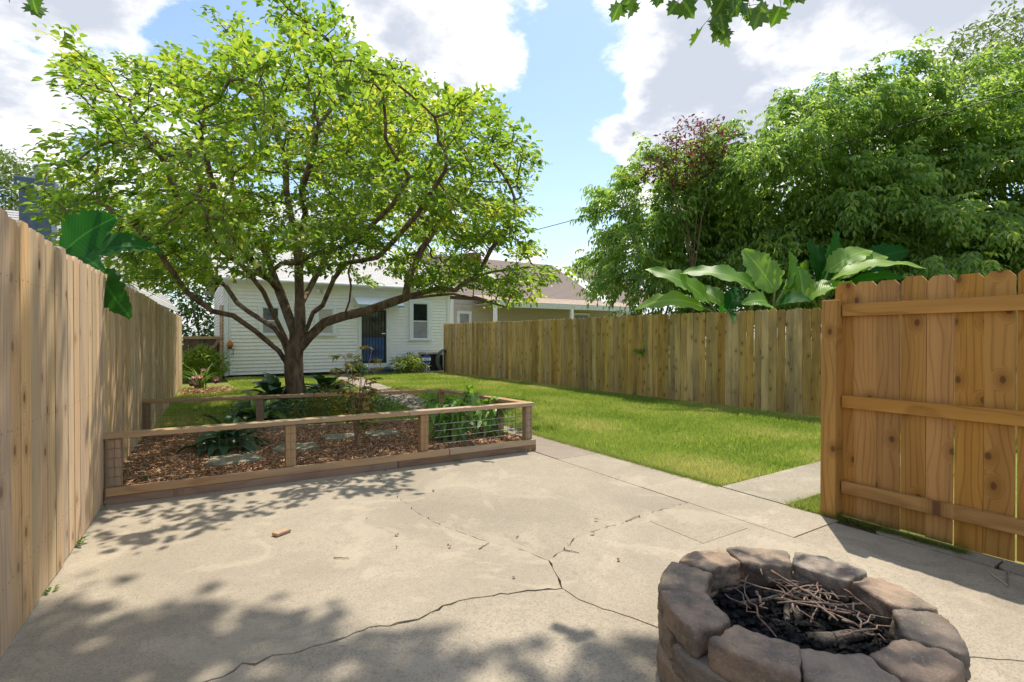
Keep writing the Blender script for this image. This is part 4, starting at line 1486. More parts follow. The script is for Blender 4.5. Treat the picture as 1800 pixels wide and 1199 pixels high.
crown_simple(tree, P, D, 17, .122, M['leaf_main'], (TB.x, TB.y, 2.4), OVATE, .58, .24, .11, .55, rnd_fn=tone_main, zs=.32, tilt=.33)
NLEAF = len(P)


def simple_tree(name, label, base, trunk_h, blobs, n_att, leaf, bark='bark_grey', pin=None, m=6, size=.1, lean=(0, 0), step=.3, group=None, rtip=.0065, maxc=4, centre=None, aspect=.5, dk=None, shape=OVATE, reject=None, lims=None):
    base = Vector(base)
    root = empty(name, (base.x, base.y, 0), label, 'tree', group)
    A = blob_points(blobs, n_att)
    if pin:
        A = pads(A[:len(A) // 14] if len(A) < 200 else A[rng.permutation(len(A))[:len(A) // 13]], 13, .62, .10)
    if reject is not None:
        A = A[~reject(A)]
    top = base + Vector((lean[0], lean[1], trunk_h))
    L = [[base - Vector((0, 0, .15)), base.lerp(top, .5) + Vector((.05, -.04, 0)), top]]
    for c, r in blobs[:6]:
        c = Vector(c)
        s = base.lerp(top, random.uniform(.65, 1.0))
        L.append([s, s.lerp(c, .45) + Vector((random.gauss(0, .15), random.gauss(0, .15), .15)), c])
    for l in (lims or []):
        L.append([Vector(p) for p in l])
    nodes, par, ns = colonize(L, A, step, 6.0, dk or step * 1.35, 60, .25)
    cnt, ch = tree_wood(root, nodes, par, ns, M[bark], rtip, .45)
    P, D = tips(nodes, par, cnt, maxc, ns)
    cen = centre or np.mean([np.array(c) for c, r in blobs], 0)
    if pin:
        crown_pinnate(root, P, D, m, pin[0], pin[1], M[leaf], cen, pairs=pin[2])
    else:
        crown_simple(root, P, D, m, size, M[leaf], cen, shape, aspect, .2, size * 1.3, .6)
    return root, nodes


def bl(px, py, d, rx, ry, rz):
    return (tuple(at(px, py, d)), (rx, ry, rz))


# --- trees beyond the lawn fence
b = at(1160, 592, 14.6)
simple_tree('walnut_tree', 'bushy drooping-leaved tree with reddish branches over the fence next to the brown-roofed house', (b.x, b.y, 0), 1.5,
            [bl(1137, 420, 14.6, 1.9, 1.9, 1.5), bl(1182, 350, 14.6, 1.9, 1.9, 1.3), bl(1112, 500, 14.2, 1.1, 1.2, 1.0), bl(1222, 450, 14.4, 1.5, 1.5, 1.6), bl(1092, 350, 15, 1.0, 1.1, .8), bl(1162, 530, 13.6, 1.5, 1.0, .8)],
            1150, 'leaf_sumac', 'bark', (.40, .165, 4), 11, step=.28)
b = at(1215, 592, 12.9)
simple_tree('plum_tree', 'purple-leaved tree rising between the green trees beyond the fence', (b.x, b.y, 0), 3.5,
            [bl(1215, 275, 12.9, .95, .9, .85), bl(1235, 235, 12.9, .55, .55, .45), bl(1160, 300, 12.8, .5, .6, .4), bl(1190, 235, 12.9, .35, .4, .3), bl(1275, 250, 12.9, .3, .4, .35)],
            520, 'leaf_red', 'bark', None, 17, .12, aspect=.4, step=.22)
b = at(1450, 592, 14.1)
simple_tree('walnut_tree', 'large glossy pinnate-leaved tree towering over the banana plants', (b.x, b.y, 0), 1.8,
            [bl(1400, 330, 13.9, 3.12, 2.88, 2.28), bl(1330, 380, 14.2, 2.28, 2.40, 2.04), bl(1500, 270, 14.2, 2.76, 2.64, 1.92), bl(1430, 230, 14.6, 1.80, 1.68, 1.08), bl(1445, 450, 13.6, 3.12, 2.04, 1.68), bl(1290, 300, 15.0, 1.56, 1.68, 1.08), bl(1560, 380, 13.2, 2.40, 2.40, 2.28), bl(1435, 165, 14.6, 0.54, 0.54, 0.54), bl(1380, 200, 14.6, 0.60, 0.60, 0.42)],
            3000, 'leaf_sumac', 'bark', (.42, .17, 4), 11, step=.27)
b = at(1720, 592, 13.0)
simple_tree('walnut_tree', 'dense pinnate-leaved tree above the orange-brown fence panel', (b.x, b.y, 0), 1.8,
            [bl(1700, 330, 12.7, 2.53, 2.52, 2.28), bl(1640, 220, 13.4, 1.72, 1.92, 1.32), bl(1780, 240, 13.0, 1.84, 2.04, 1.56), bl(1690, 440, 12.2, 2.99, 2.16, 1.56), bl(1830, 400, 12.0, 2.07, 2.16, 2.16)],
            2000, 'leaf_sumac', 'bark', (.42, .17, 4), 11, step=.27)
b = at(1740, 592, 18)
simple_tree('tall_tree', 'tall pale-leaved tree rising behind the pinnate-leaved trees', (b.x, b.y, 0), 4.0,
            [bl(1730, 150, 18, 2.6, 2.6, 2.0), bl(1790, 90, 18, 2.0, 2.2, 1.8), bl(1640, 190, 18, 1.8, 1.8, 1.2), bl(1850, 150, 18, 2.6, 2.6, 3.0), bl(1570, 160, 19, .9, .9, .9)],
            1300, 'leaf_pale', 'bark_grey', None, 20, .19, step=.4, aspect=.45)
b = at(1590, 592, 15.5)
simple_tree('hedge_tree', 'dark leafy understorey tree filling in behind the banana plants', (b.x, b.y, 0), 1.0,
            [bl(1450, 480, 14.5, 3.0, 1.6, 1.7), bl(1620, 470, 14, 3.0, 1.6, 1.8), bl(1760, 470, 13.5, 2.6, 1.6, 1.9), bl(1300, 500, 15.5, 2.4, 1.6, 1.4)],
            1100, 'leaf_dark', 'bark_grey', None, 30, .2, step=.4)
# --- trees behind the houses
b = at(350, 592, 24)
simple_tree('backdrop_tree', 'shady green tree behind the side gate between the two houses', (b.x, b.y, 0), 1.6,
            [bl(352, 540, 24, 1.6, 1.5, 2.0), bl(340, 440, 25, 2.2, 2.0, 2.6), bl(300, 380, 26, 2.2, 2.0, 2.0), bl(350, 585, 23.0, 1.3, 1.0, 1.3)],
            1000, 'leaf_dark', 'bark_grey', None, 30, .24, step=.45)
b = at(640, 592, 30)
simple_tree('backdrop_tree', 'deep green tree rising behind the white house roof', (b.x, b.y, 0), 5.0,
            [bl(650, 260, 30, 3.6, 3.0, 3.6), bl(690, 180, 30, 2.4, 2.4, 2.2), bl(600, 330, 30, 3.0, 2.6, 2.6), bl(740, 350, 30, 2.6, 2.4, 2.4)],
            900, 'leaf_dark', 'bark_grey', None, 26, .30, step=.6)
b = at(15, 592, 27)
simple_tree('backdrop_tree', 'pale green tree behind the blue chimney', (b.x, b.y, 0), 4.0,
            [bl(20, 330, 27, 2.2, 2.2, 1.9), bl(-40, 330, 28, 2.6, 2.4, 2.8), bl(60, 350, 27.5, 1.6, 1.6, 1.3), bl(110, 370, 28, 2.0, 1.8, 1.4)],
            900, 'leaf_pale', 'bark_grey', None, 26, .22, step=.4)


# --- the maple that overhangs the patio from behind
def seen(A):
    px, py, d = proj(A)
    return ((d > .2) & (py > -170) & (px > -400) & (px < 2200)) | (A[:, 2] < 3.6)


# crown above the part of the patio it shades (crown points lie up-sun of the shaded ground)
SH = (SDIR.x / SDIR.z, SDIR.y / SDIR.z)


def maple_points(n):
    gx, gy, h = rng.uniform(-1.15, 2.3, n), rng.uniform(-3.2, 3.8, n), 8.6 + 2.6 * rng.random(n)
    edge = np.array([mnoise.noise(Vector((a * 2.4, b * 2.4, 2.2))) for a, b in zip(gx, gy)])
    k = (gy < 2.9 - .88 * (gx + .1) + .5 * edge) & (gx < 1.85 + .45 * edge) & (gx + gy > -3.5)
    P = np.stack([gx + SH[0] * h, gy + SH[1] * h, h], 1)
    return P[k]


MP = maple_points(3800)
_bp = blob_points
blob_points = lambda b, n: MP
mroot, _mn = simple_tree('maple_tree', 'maple tree whose lobed leaves hang into the top of the view over the patio', (3.0, -2.6, 0), 5.6,
                       [((3.4, 3.8, 9.2), (1, 1, 1)), ((4.8, 3.0, 9.4), (1, 1, 1)), ((2.7, 5.0, 9.4), (1, 1, 1)), ((3.4, 1.4, 9.4), (1, 1, 1)), ((2.4, 2.6, 9.0), (1, 1, 1)), ((4.4, .4, 9.4), (1, 1, 1))],
                       1500, 'leaf_maple', 'bark_grey', None, 15, .125, lean=(-.1, .8), step=.3, shape=MAPLE, aspect=1.0, reject=seen)
blob_points = _bp


def leaf_obj_mesh(name, T, F, L, mat):
    """single leaf mesh: local Y along the leaf, X across, Z normal"""
    me = bpy.data.meshes.new(name)
    me.from_pydata([(b * L, a * L, c * L) for a, b, c in T], [], [tuple(f) for f in F])
    me.materials.append(mat)
    return me


def orient(p, d, n):
    d = Vector(d).normalized()
    x = d.cross(Vector(n))
    x = x.normalized() if x.length > 1e-5 else d.orthogonal().normalized()
    z = x.cross(d)
    return Matrix(((x.x, d.x, z.x, p[0]), (x.y, d.y, z.y, p[1]), (x.z, d.z, z.z, p[2]), (0, 0, 0, 1)))


mlm = leaf_obj_mesh('maple_leaf', *MAPLE, .135, M['maple_leaf'])


def spray(tip_px, d, near, nl, sp):
    spr = MB()
    twig_from = min(_mn, key=lambda q: (q - Vector(near)).length)
    ctr = at(*tip_px, d)
    hub = ctr + Vector((0, 0, .28))
    spr.tube([local(mroot, p) for p in (twig_from, twig_from.lerp(hub, .6) + Vector((0, 0, .2)), hub, ctr + Vector((0, 0, .05)))], [.016, .010, .006, .003], 6)
    for i in range(nl):
        p = ctr + Vector((random.gauss(0, sp), random.gauss(0, sp), random.gauss(.0, sp * .55)))
        s = hub.lerp(ctr, random.random())
        spr.tube([local(mroot, s), local(mroot, p)], .0018, 4, False)
        o = link('leaf', mlm, None, mroot)
        dn = Vector((random.gauss(0, .5), random.gauss(0, .5), -.9))
        nn = -FWD + Vector((random.gauss(0, .45), random.gauss(0, .45), random.gauss(.35, .3)))
        o.matrix_basis = orient(local(mroot, p), dn, nn) @ Matrix.Scale(random.uniform(.75, 1.15), 4)
    spr.build('twig', M['bark_grey'], mroot)


for _a in (((1290, 26), 3.5, 13, .085), ((1300, -22), 3.6, 16, .16), ((1245, -12), 3.55, 8, .09), ((1375, -18), 3.6, 7, .07), ((1135, -22), 3.8, 6, .07), ((15, -18), 3.9, 5, .07)):
    spray(_a[0], _a[1], at(*_a[0], _a[1]) + Vector((.8, .3, 4.6)), _a[2], _a[3])
# ------------------------------------------------------------------ broad-leaved plants
def blade(name, L, W, arch=.18, droop=.25, fold=.35, wav=.02, seg=12, mat=None, pw=.75, tear=0.0):
    """one big leaf: local Y along, X across, Z up"""
    cols = (-1, -.55, 0, .55, 1)
    vs, fs = [], []
    ph = random.uniform(0, 6)
    for i in range(seg + 1):
        t = i / seg
        w = W / 2 * max(.02, math.sin(math.pi * min(.985, max(.012, t)) ** pw)) ** .62
        z = arch * L * 4 * t * (1 - t) * .5 - droop * L * t * t
        for c in cols:
            ww = w * (1 - (tear * random.random() if abs(c) == 1 else 0))
            zz = z + abs(c) * ww * math.sin(fold) + wav * L * abs(c) ** 2 * math.sin(t * 19 + ph + c * 1.3)
            vs.append((c * ww * math.cos(fold), L * t, zz))
    n = len(cols)
    for i in range(seg):
        for j in range(n - 1):
            a = i * n + j
            fs.append((a, a + 1, a + n + 1, a + n))
    me = bpy.data.meshes.new(name)
    me.from_pydata(vs, [], fs)
    me.shade_smooth()
    if mat:
        me.materials.append(mat)
    return me


def banana(name, label, base, stems, lv, group=None):
    root = empty(name, (base[0], base[1], 0), label, 'plant', group)
    for (x, y), h, r in stems:
        p = local(root, (x, y, -.05))
        MB().tube([p, p + Vector((.02, .01, h * .5)), p + Vector((.0, .03, h))], [r, r * .85, r * .5], 10).build('stem', M['stem_green'], root, smooth=True)
    for (bx, by, bd), (tx, ty, td), W, arch, droop, fold, roll, mat, si in lv:
        p0, p1 = at(bx, by, bd), at(tx, ty, td)
        L = (p1 - p0).length * 1.04
        me = blade('banana_leaf', L, W * 1.5, arch, droop, fold, .018, 26, M[mat], .72, .30)
        n = Vector(roll)
        o = link('leaf', me, None, root)
        o.matrix_basis = orient(local(root, p0), local(root, p1 + (p1 - p0).normalized() * .01 + Vector((0, 0, droop * L * .8))) - local(root, p0), n)
        (sx, sy), sh, sr = stems[si]
        s = local(root, (sx, sy, sh * .96))
        b = local(root, p0)
        MB().tube([s, s.lerp(b, .5) + Vector((0, 0, .06)), b, b + (local(root, p1) - b) * .25 + Vector((0, 0, arch * L * .3))], [.035, .022, .016, .008], 7).build('petiole', M['stem_green'], root, smooth=True)
    return root


def st(px, d, h, r):
    p = at(px, 592, d)
    return ((p.x, p.y), h, r)


up = (0, 0, 1)
tow = tuple(-FWD * .8 + Vector((0, 0, .7)))
banana('banana_plant', 'banana plant with low arching leaves spilling over the lawn fence', at(1270, 592, 10.3), [st(1262, 10.3, 1.75, .08)],
       [((1236, 541, 10.2), (1122, 545, 10.2), .36, .30, .10, .10, (-.45, -.6, .7), 'banana', 0),
        ((1246, 532, 10.3), (1139, 476, 10.4), .40, .20, .05, .15, (-.35, -.6, .7), 'banana', 0),
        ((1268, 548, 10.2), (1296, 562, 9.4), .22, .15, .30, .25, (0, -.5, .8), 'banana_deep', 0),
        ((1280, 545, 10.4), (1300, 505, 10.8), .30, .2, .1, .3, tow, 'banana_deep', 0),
        ((1275, 540, 10.5), (1215, 505, 10.9), .34, .2, .1, .2, tow, 'banana', 0)])
banana('banana_plant', 'banana plant with upright folded bright green leaves behind the lawn fence', at(1355, 592, 10.0), [st(1358, 10.0, 1.85, .09)],
       [((1330, 510, 10.0), (1198, 482, 10.3), .42, .22, .10, .18, (-.3, -.6, .75), 'banana', 0),
        ((1362, 512, 10.0), (1308, 441, 10.2), .52, .10, .06, .25, (-.6, -.75, .35), 'banana', 0),
        ((1380, 508, 10.1), (1390, 446, 10.3), .40, .06, .05, .75, (.5, -.8, .3), 'banana', 0),
        ((1352, 540, 9.7), (1312, 536, 9.4), .36, .35, .15, .25, tow, 'banana', 0),
        ((1375, 520, 10.2), (1424, 462, 10.5), .42, .12, .06, .3, (.4, -.8, .4), 'banana', 0),
        ((1370, 535, 9.8), (1420, 530, 9.4), .32, .3, .2, .2, tow, 'banana_deep', 0)])
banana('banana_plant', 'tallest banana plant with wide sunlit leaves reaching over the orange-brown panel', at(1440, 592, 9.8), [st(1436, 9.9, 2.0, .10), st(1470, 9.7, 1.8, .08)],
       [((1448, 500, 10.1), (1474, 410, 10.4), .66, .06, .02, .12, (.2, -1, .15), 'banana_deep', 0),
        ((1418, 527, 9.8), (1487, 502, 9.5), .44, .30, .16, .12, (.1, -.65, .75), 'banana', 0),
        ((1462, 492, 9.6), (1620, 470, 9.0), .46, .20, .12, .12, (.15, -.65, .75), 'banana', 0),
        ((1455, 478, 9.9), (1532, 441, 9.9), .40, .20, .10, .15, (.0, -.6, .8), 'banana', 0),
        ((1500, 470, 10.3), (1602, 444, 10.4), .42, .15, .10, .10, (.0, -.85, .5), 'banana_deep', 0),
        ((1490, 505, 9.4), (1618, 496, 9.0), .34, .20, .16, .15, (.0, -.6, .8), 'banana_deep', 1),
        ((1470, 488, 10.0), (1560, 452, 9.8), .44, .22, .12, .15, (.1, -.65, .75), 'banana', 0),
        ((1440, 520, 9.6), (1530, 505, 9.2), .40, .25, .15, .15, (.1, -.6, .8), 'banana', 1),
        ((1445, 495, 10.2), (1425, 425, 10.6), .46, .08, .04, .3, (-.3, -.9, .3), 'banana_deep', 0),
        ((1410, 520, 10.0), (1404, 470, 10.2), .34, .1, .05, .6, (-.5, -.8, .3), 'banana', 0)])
banana('banana_plant', 'deep green banana leaves leaning over the top of the pale board fence', (-.95, 5.7), [((-.92, 5.75), 1.85, .09)],
       [((110, 446, 4.3), (196, 386, 4.2), .34, .10, .04, .06, tuple(-FWD + Vector((.1, 0, .25))), 'banana_deep', 0),
        ((158, 452, 4.4), (282, 443, 4.7), .30, .25, .20, .25, tow, 'banana_deep', 0),
        ((178, 478, 4.3), (226, 556, 4.15), .19, .25, .02, .08, tuple(-FWD * 1.0 + Vector((.25, 0, .1))), 'banana_deep', 0),
        ((140, 455, 4.35), (160, 475, 3.95), .16, .1, .2, .25, tow, 'banana_deep', 0)])

hl = [blade('hosta_leaf', 1.0, .46, .25, .38, .28, .010, 9, None, .8) for _ in range(3)]
hl2 = [blade('hosta_leaf', 1.0, .62, .22, .42, .30, .012, 9, None, .85) for _ in range(3)]


def hosta(label, c, n, L, el, mats, meshes, spread=.10, name='hosta', z=.0, cat='plant'):
    root = empty(name, (c[0], c[1], z), label, cat)
    meshes = [m.copy() for m in meshes]
    for m_ in meshes:
        m_.materials.clear()
        m_.materials.append(M[random.choice(mats)])
    mb = MB()
    for i in range(n):
        a = i * 2.39996 + random.gauss(0, .25)
        f = (i + .5) / n
        e = R(el[0] + (el[1] - el[0]) * f + random.gauss(0, 7))
        d = Vector((math.cos(a) * math.cos(e), math.sin(a) * math.cos(e), math.sin(e)))
        s = L * random.uniform(.75, 1.15)
        st_ = s * random.uniform(.45, .8)
        b = Vector((random.gauss(0, spread * .35), random.gauss(0, spread * .35), 0)) + d * st_ + Vector((0, 0, .02))
        o = link('leaf', meshes[i % len(meshes)], None, root)
        d2 = (d + Vector((0, 0, -.35))).normalized()
        o.matrix_basis = orient(b, d2, (random.gauss(0, .15), random.gauss(0, .15), 1)) @ Matrix.Scale(s, 4)
        mb.tube([Vector((b.x * .1, b.y * .1, 0)), b * .6 + Vector((0, 0, .01)), b], [.008, .006, .004], 5)
    mb.build('stalks', M['stem_green'], root)
    return root


p = gp(398, 792, .09)
hosta('dark green hosta with long drooping leaves growing in the mulch bed', (p.x, p.y), 58, .25, (2, 72), ['hosta_leaf'], hl, z=.09)
hosta('large dark hosta clump on the path side of the tree trunk', (TB.x + .55, TB.y + .10), 60, .40, (8, 70), ['hosta_leaf'], hl2)
hosta('dark hosta clump on the pale-fence side of the tree trunk', (TB.x - .35, TB.y + .25), 50, .38, (8, 70), ['hosta_leaf'], hl2)
p = gp(440, 762)
hosta('yellow-green hosta between the back rail and the tree trunk', (p.x + .1, p.y + .25), 60, .30, (8, 70), ['hosta_light', 'hosta_light', 'hosta_leaf'], hl2)

# leafy plant with drooping leaves at the corner of the bed
pl = [blade('pepper_leaf', 1.0, .42, .22, .55, .35, .008, 8, None, .75) for _ in range(3)]


def bushy(label, c, n, h, r, L, mat, name='leafy_plant', z=.09, cl=None):
    root = empty(name, (c[0], c[1], z), label, 'plant')
    ms_ = [m.copy() for m in pl]
    for m_ in ms_:
        m_.materials.append(M[mat])
    mb = MB()
    stems = []
    for i in range(7):
        a = i * 2.4
        t = Vector((math.cos(a) * r * random.uniform(.3, .8), math.sin(a) * r * random.uniform(.3, .8), h * random.uniform(.7, 1.0)))
        stems.append(t)
        mb.tube([(0, 0, -.03), t * .5 + Vector((0, 0, h * .08)), t], [.010, .007, .003], 6)
    mb.build('stems', M['stem_green'], root, smooth=True)
    for i in range(n):
        t = random.choice(stems)
        f = random.uniform(.28, 1.0)
        b = t * f + Vector((random.gauss(0, .035), random.gauss(0, .035), random.gauss(0, .03)))
        a = random.uniform(0, 6.28)
        o_ = Vector((b.x, b.y, 0)).normalized() if b.xy.length > .01 else Vector((1, 0, 0))
        d = (Vector((math.cos(a), math.sin(a), 0)) * .8 + o_ * .6 + Vector((0, 0, random.uniform(-.5, .25)))).normalized()
        o = link('leaf', ms_[i % 3], None, root)
        o.matrix_basis = orient(b, d, (random.gauss(0, .25), random.gauss(0, .25), 1)) @ Matrix.Scale(L * random.uniform(.65, 1.15), 4)
    return root


p = gp(800, 778, .09)
bushy('glossy green leafy plant with drooping leaves behind the middle front post', (p.x, p.y + .12), 140, .62, .36, .20, 'pepper_leaf')
p = gp(858, 768, .09)
bushy('smaller leafy green plant in the bed corner by the path', (p.x, p.y + .05), 70, .50, .26, .18, 'pepper_leaf')


def cloud_bush(name, label, c, rad, n, size, mat, shape=OVATE, aspect=.5, stems=9, z0=0.0, cat='shrub', extra=None, flat_top=1.0, smat='stem_green'):
    root = empty(name, (c[0], c[1], z0), label, cat)
    mb = MB()
    for i in range(stems):
        a = i * 2.4
        t = Vector((math.cos(a) * rad[0] * .7 * random.random(), math.sin(a) * rad[1] * .7 * random.random(), rad[2] * random.uniform(1.0, 1.8)))
        mb.tube([(0, 0, -.05), t * .5 + Vector((0, 0, .05)), t], [.012, .008, .004], 5)
    mb.build('stems', M[smat], root)
    u = unit(rng.normal(0, 1, (n, 3))) * (rng.random((n, 1)) ** .35)
    lump = 1 + .16 * np.sin(u[:, 0:1] * 7 + 1) + .14 * np.sin(u[:, 1:2] * 8 + u[:, 2:3] * 5)
    P = u * np.array(rad) * lump + np.array([0, 0, rad[2] * .95])
    P[:, 2] = np.maximum(P[:, 2], .02)
    D = unit(u * np.array([1, 1, .5]) + rng.normal(0, .5, (n, 3)))
    N = unit(rng.normal(0, .4, (n, 3)) + np.array([0, 0, 1]) + u * .4)
    L = size * rng.uniform(.6, 1.2, n)
    o = leaves('foliage', P, D, N, L, L * aspect, M[mat], root, shape)
    o['kind'] = 'stuff'
    return root


p = at(350, 592, 15.3)
bush = cloud_bush('garden_shrub', 'bright yellow-green shrub with pink blooms by the end of the pale fence', (p.x + .05, p.y + .2), (.62, .55, .52), 2600, .13, 'leaf_lime')
fm = MB()
for i in range(7):
    fm.add([(.0, 0, 0)] + [(.05 * math.cos(t) * (1 + .2 * (k % 2)), .05 * math.sin(t) * (1 + .2 * (k % 2)), .03 - .012 * (k % 2)) for k, t in enumerate(np.linspace(0, 6.28, 11)[:-1])],
           [(0, k + 1, (k + 1) % 10 + 1) for k in range(10)])
    fm.v = [(x * 1.0, y * 1.0, z + (.012 if j < len(fm.v) - 11 else 0)) for j, (x, y, z) in enumerate(fm.v)]
fme = fm.mesh('bloom')
fme.materials.append(M['pink'])
for px_, py_ in ((341, 668), (352, 668), (337, 678), (345, 680), (380, 673), (357, 655), (372, 652)):
    q = gp(px_, py_, .28)
    o = link('bloom', fme, None, bush)
    o.matrix_basis = Matrix.Translation(local(bush, q)) @ Matrix.Rotation(.6, 4, 'X') @ Matrix.Scale(random.uniform(.8, 1.3), 4)
# strappy leaves in front of it
p = gp(352, 682)
ir = empty('iris_clump', (p.x, p.y, 0), 'clump of long strappy leaves in front of the yellow-green shrub', 'plant')
ib = blade('strap_leaf', 1.0, .055, .25, .45, .3, .0, 8, M['leaf_lime'], .6)
for i in range(34):
    a = random.uniform(0, 6.28)
    e = R(random.uniform(45, 85))
    o = link('leaf', ib, None, ir)
    o.matrix_basis = orient((random.gauss(0, .07), random.gauss(0, .07), 0), (math.cos(a) * math.cos(e), math.sin(a) * math.cos(e), math.sin(e)), (math.cos(a) * -.5, math.sin(a) * -.5, .8)) @ Matrix.Scale(random.uniform(.45, .85), 4)
# straw-coloured mulch at its feet
n = 1600
xx = rng.normal(.35, .42, n)
yy_ = rng.normal(14.9, .55, n)
k = (xx > lfx(15) + .05) & (yy_ < 16.3) & (yy_ > 13.9)
chips('straw_mulch', xx[k], yy_[k], -.02, 'pale straw mulch under the yellow-green shrub by the fence end', .03, 1.6)

p = gp(726, 657)
cloud_bush('garden_shrub', 'low variegated yellow shrub beside the air conditioner', (p.x, p.y + .25), (.62, .5, .34), 1700, .11, 'leaf_variegated')
p = gp(628, 662)
cloud_bush('door_plant', 'small bluish-green plant at the blue door step', (p.x + .05, p.y + .15), (.30, .26, .26), 420, .12, 'leaf_hosta')
# white-flowered ground cover at the trunk
n = 5200
xx = rng.normal(TB.x + .25, .62, n)
yy_ = rng.normal(TB.y - .95, .42, n)
k = (yy_ > bedback(xx) + .12)
P = np.stack([xx[k], yy_[k], rng.uniform(.0, .20, k.sum())], 1)
nn = len(P)
o = leaves('ground_cover', P, rng.normal(0, 1, (nn, 3)) * np.array([1, 1, .4]), rng.normal(0, .4, (nn, 3)) + np.array([0, 0, 1]), rng.uniform(.03, .065, nn), rng.uniform(.02, .045, nn), M['leaf_hosta'], None)
tag(o, 'low dark ground cover at the foot of the tree', 'ground cover', kind='stuff')

# airy olive shrub growing up through the rails
p = gp(626, 786, .09)
ns_ = empty('nandina_shrub', (p.x, p.y, .09), 'thin airy shrub with yellowish olive leaves rising above the bed rails', 'shrub')
mb = MB()
tipsP, tipsD = [], []
for i in range(8):
    a = i * 2.4
    hgt = random.uniform(.45, 1.05) if i else 1.10
    ex = Vector((math.cos(a), math.sin(a), 0)) * random.uniform(.06, .24)
    pts = [Vector((0, 0, -.03)), ex * .3 + Vector((0, 0, hgt * .45)), ex + Vector((0, 0, hgt))]
    mb.tube(pts, [.009, .006, .003], 5)
    for t in np.linspace(.35, 1, 7):
        q = pts[0].lerp(pts[1], min(1, t * 2)) if t < .5 else pts[1].lerp(pts[2], (t - .5) * 2)
        b = random.uniform(0, 6.28)
        d = Vector((math.cos(b), math.sin(b), random.uniform(-.1, .5))) * random.uniform(.10, .2)
        mb.tube([q, q + d * .6 + Vector((0, 0, .02)), q + d], [.003, .002, .0012], 4, False)
        for s in np.linspace(.3, 1, 5):
            for _ in range(2):
                tipsP.append(q + d * s)
                tipsD.append(d.normalized() + Vector((random.gauss(0, .7), random.gauss(0, .7), -.4)))
mb.build('stems', M['stick_red'], ns_)
nP = len(tipsP)
o = leaves('foliage', np.array(tipsP), np.array(tipsD), rng.normal(0, .3, (nP, 3)) + np.array([0, 0, 1]), rng.uniform(.06, .11, nP), rng.uniform(.022, .04, nP), M['leaf_olive'], ns_, DIAMOND)
o['kind'] = 'stuff'
p = gp(590, 762)
cloud_bush('nandina_shrub', 'yellow-green feathery shrub behind the back rail next to the tree', (p.x, p.y + .8), (.42, .3, .28), 900, .07, 'leaf_olive', DIAMOND, .3)
# sprout through the lawn fence
yv = 8.05
sp_ = empty('vine_sprout', (rfx(yv) - .02, yv, 1.0), 'leafy green sprout poking through the boards of the lawn fence', 'plant')
mb = MB()
P_, D_ = [], []
for i in range(7):
    d = Vector((-random.uniform(.05, .25), random.uniform(-.38, .38), random.uniform(-.12, .25)))
    mb.tube([(.03, 0, 0), d * .6 + Vector((0, 0, .03)), d], [.006, .004, .002], 5)
    for s in np.linspace(.25, 1, 6):
        for sgn in (-1, 1):
            P_.append(d * s)
            D_.append(d.normalized() * .5 + Vector((-.2, sgn * .5, -.5)))
mb.build('stems', M['stem_green'], sp_)
nP = len(P_)
leaves('foliage', np.array(P_), np.array(D_), rng.normal(0, .3, (nP, 3)) + np.array([-.3, 0, 1]), rng.uniform(.07, .12, nP), rng.uniform(.02, .035, nP), M['leaf_lime'], sp_, DIAMOND)['kind'] = 'stuff'

# weeds along the edges
wd = blade('weed_leaf', 1.0, .55, .2, .3, .3, .01, 5, M['hosta_light'], .8)
for lab, px_, py_, z_, s_, n_ in (('small weed against the end of the front bed timber', 226, 876, .0, .055, 16), ('tiny weed in the corner of fence and bed', 178, 895, 0, .035, 10),
                                  ('weed tuft at the foot of the pale fence', 137, 958, 0, .04, 14), ('small yellowish weed at the foot of the pale fence, nearer the patio middle', 88, 1040, 0, .028, 10),
                                  ('little weed growing beside the front bed timber', 805, 812, 0, .035, 10), ('weed seedling in the mulch beside the fence post', 256, 846, .1, .04, 12),
                                  ('weed at the end of the front bed timber by the path', 886, 797, 0, .04, 10)):
    q = gp(px_, py_, z_)
    wr = empty('weed', (q.x, q.y, z_), lab, 'weed')
    for i in range(n_):
        a = i * 2.4
        e = R(random.uniform(5, 70))
        d = Vector((math.cos(a) * math.cos(e), math.sin(a) * math.cos(e), math.sin(e)))
        o = link('leaf', wd, None, wr)
        o.matrix_basis = orient(d * s_ * random.uniform(.1, 1.0), d, (0, 0, 1)) @ Matrix.Scale(s_ * random.uniform(.7, 1.2), 4)
# unkempt grass along the panel foot and slab edges
n = 15000
t = rng.random(n)
xx = np.where(t < .22, rng.normal(4.03, .03, n), np.where(t < .42, rng.uniform(3.97, 4.4, n), rng.normal(3.985, .022, n)))
yy_ = np.where(t < .22, rng.uniform(1.15, 1.95, n), np.where(t < .42, rng.uniform(1.9, 2.24, n), rng.uniform(2.84, 7.0, n)))
xx = xx + np.where(t >= .42, np.interp(yy_, [2, 5.5, 9], [0, 0, .2]), 0)
hh = rng.uniform(.015, .06, n)
aa = rng.uniform(0, 6.28, n)
V = np.stack([np.stack([xx - .003, yy_, np.full(n, -.01)], 1), np.stack([xx + .003, yy_ + .002, np.full(n, -.01)], 1), np.stack([xx + np.cos(aa) * hh * .8, yy_ + np.sin(aa) * hh * .8, hh], 1)], 1).reshape(-1, 3)
o = npmesh('edge_grass', V, np.arange(3 * n).reshape(-1, 3), M['grass'], None, np.repeat(rng.random(n), 3))
tag(o, 'ragged grass and weeds along the foot of the fence panel', 'grass', kind='stuff')
dm = MB().prism([(3.99, 1.62), (4.2, 1.62), (4.2, 2.24), (3.985, 2.24)], -.05, -.004).build('edge_soil', M['soil'])
tag(dm, 'bare soil strip at the foot of the fence post', kind='structure')

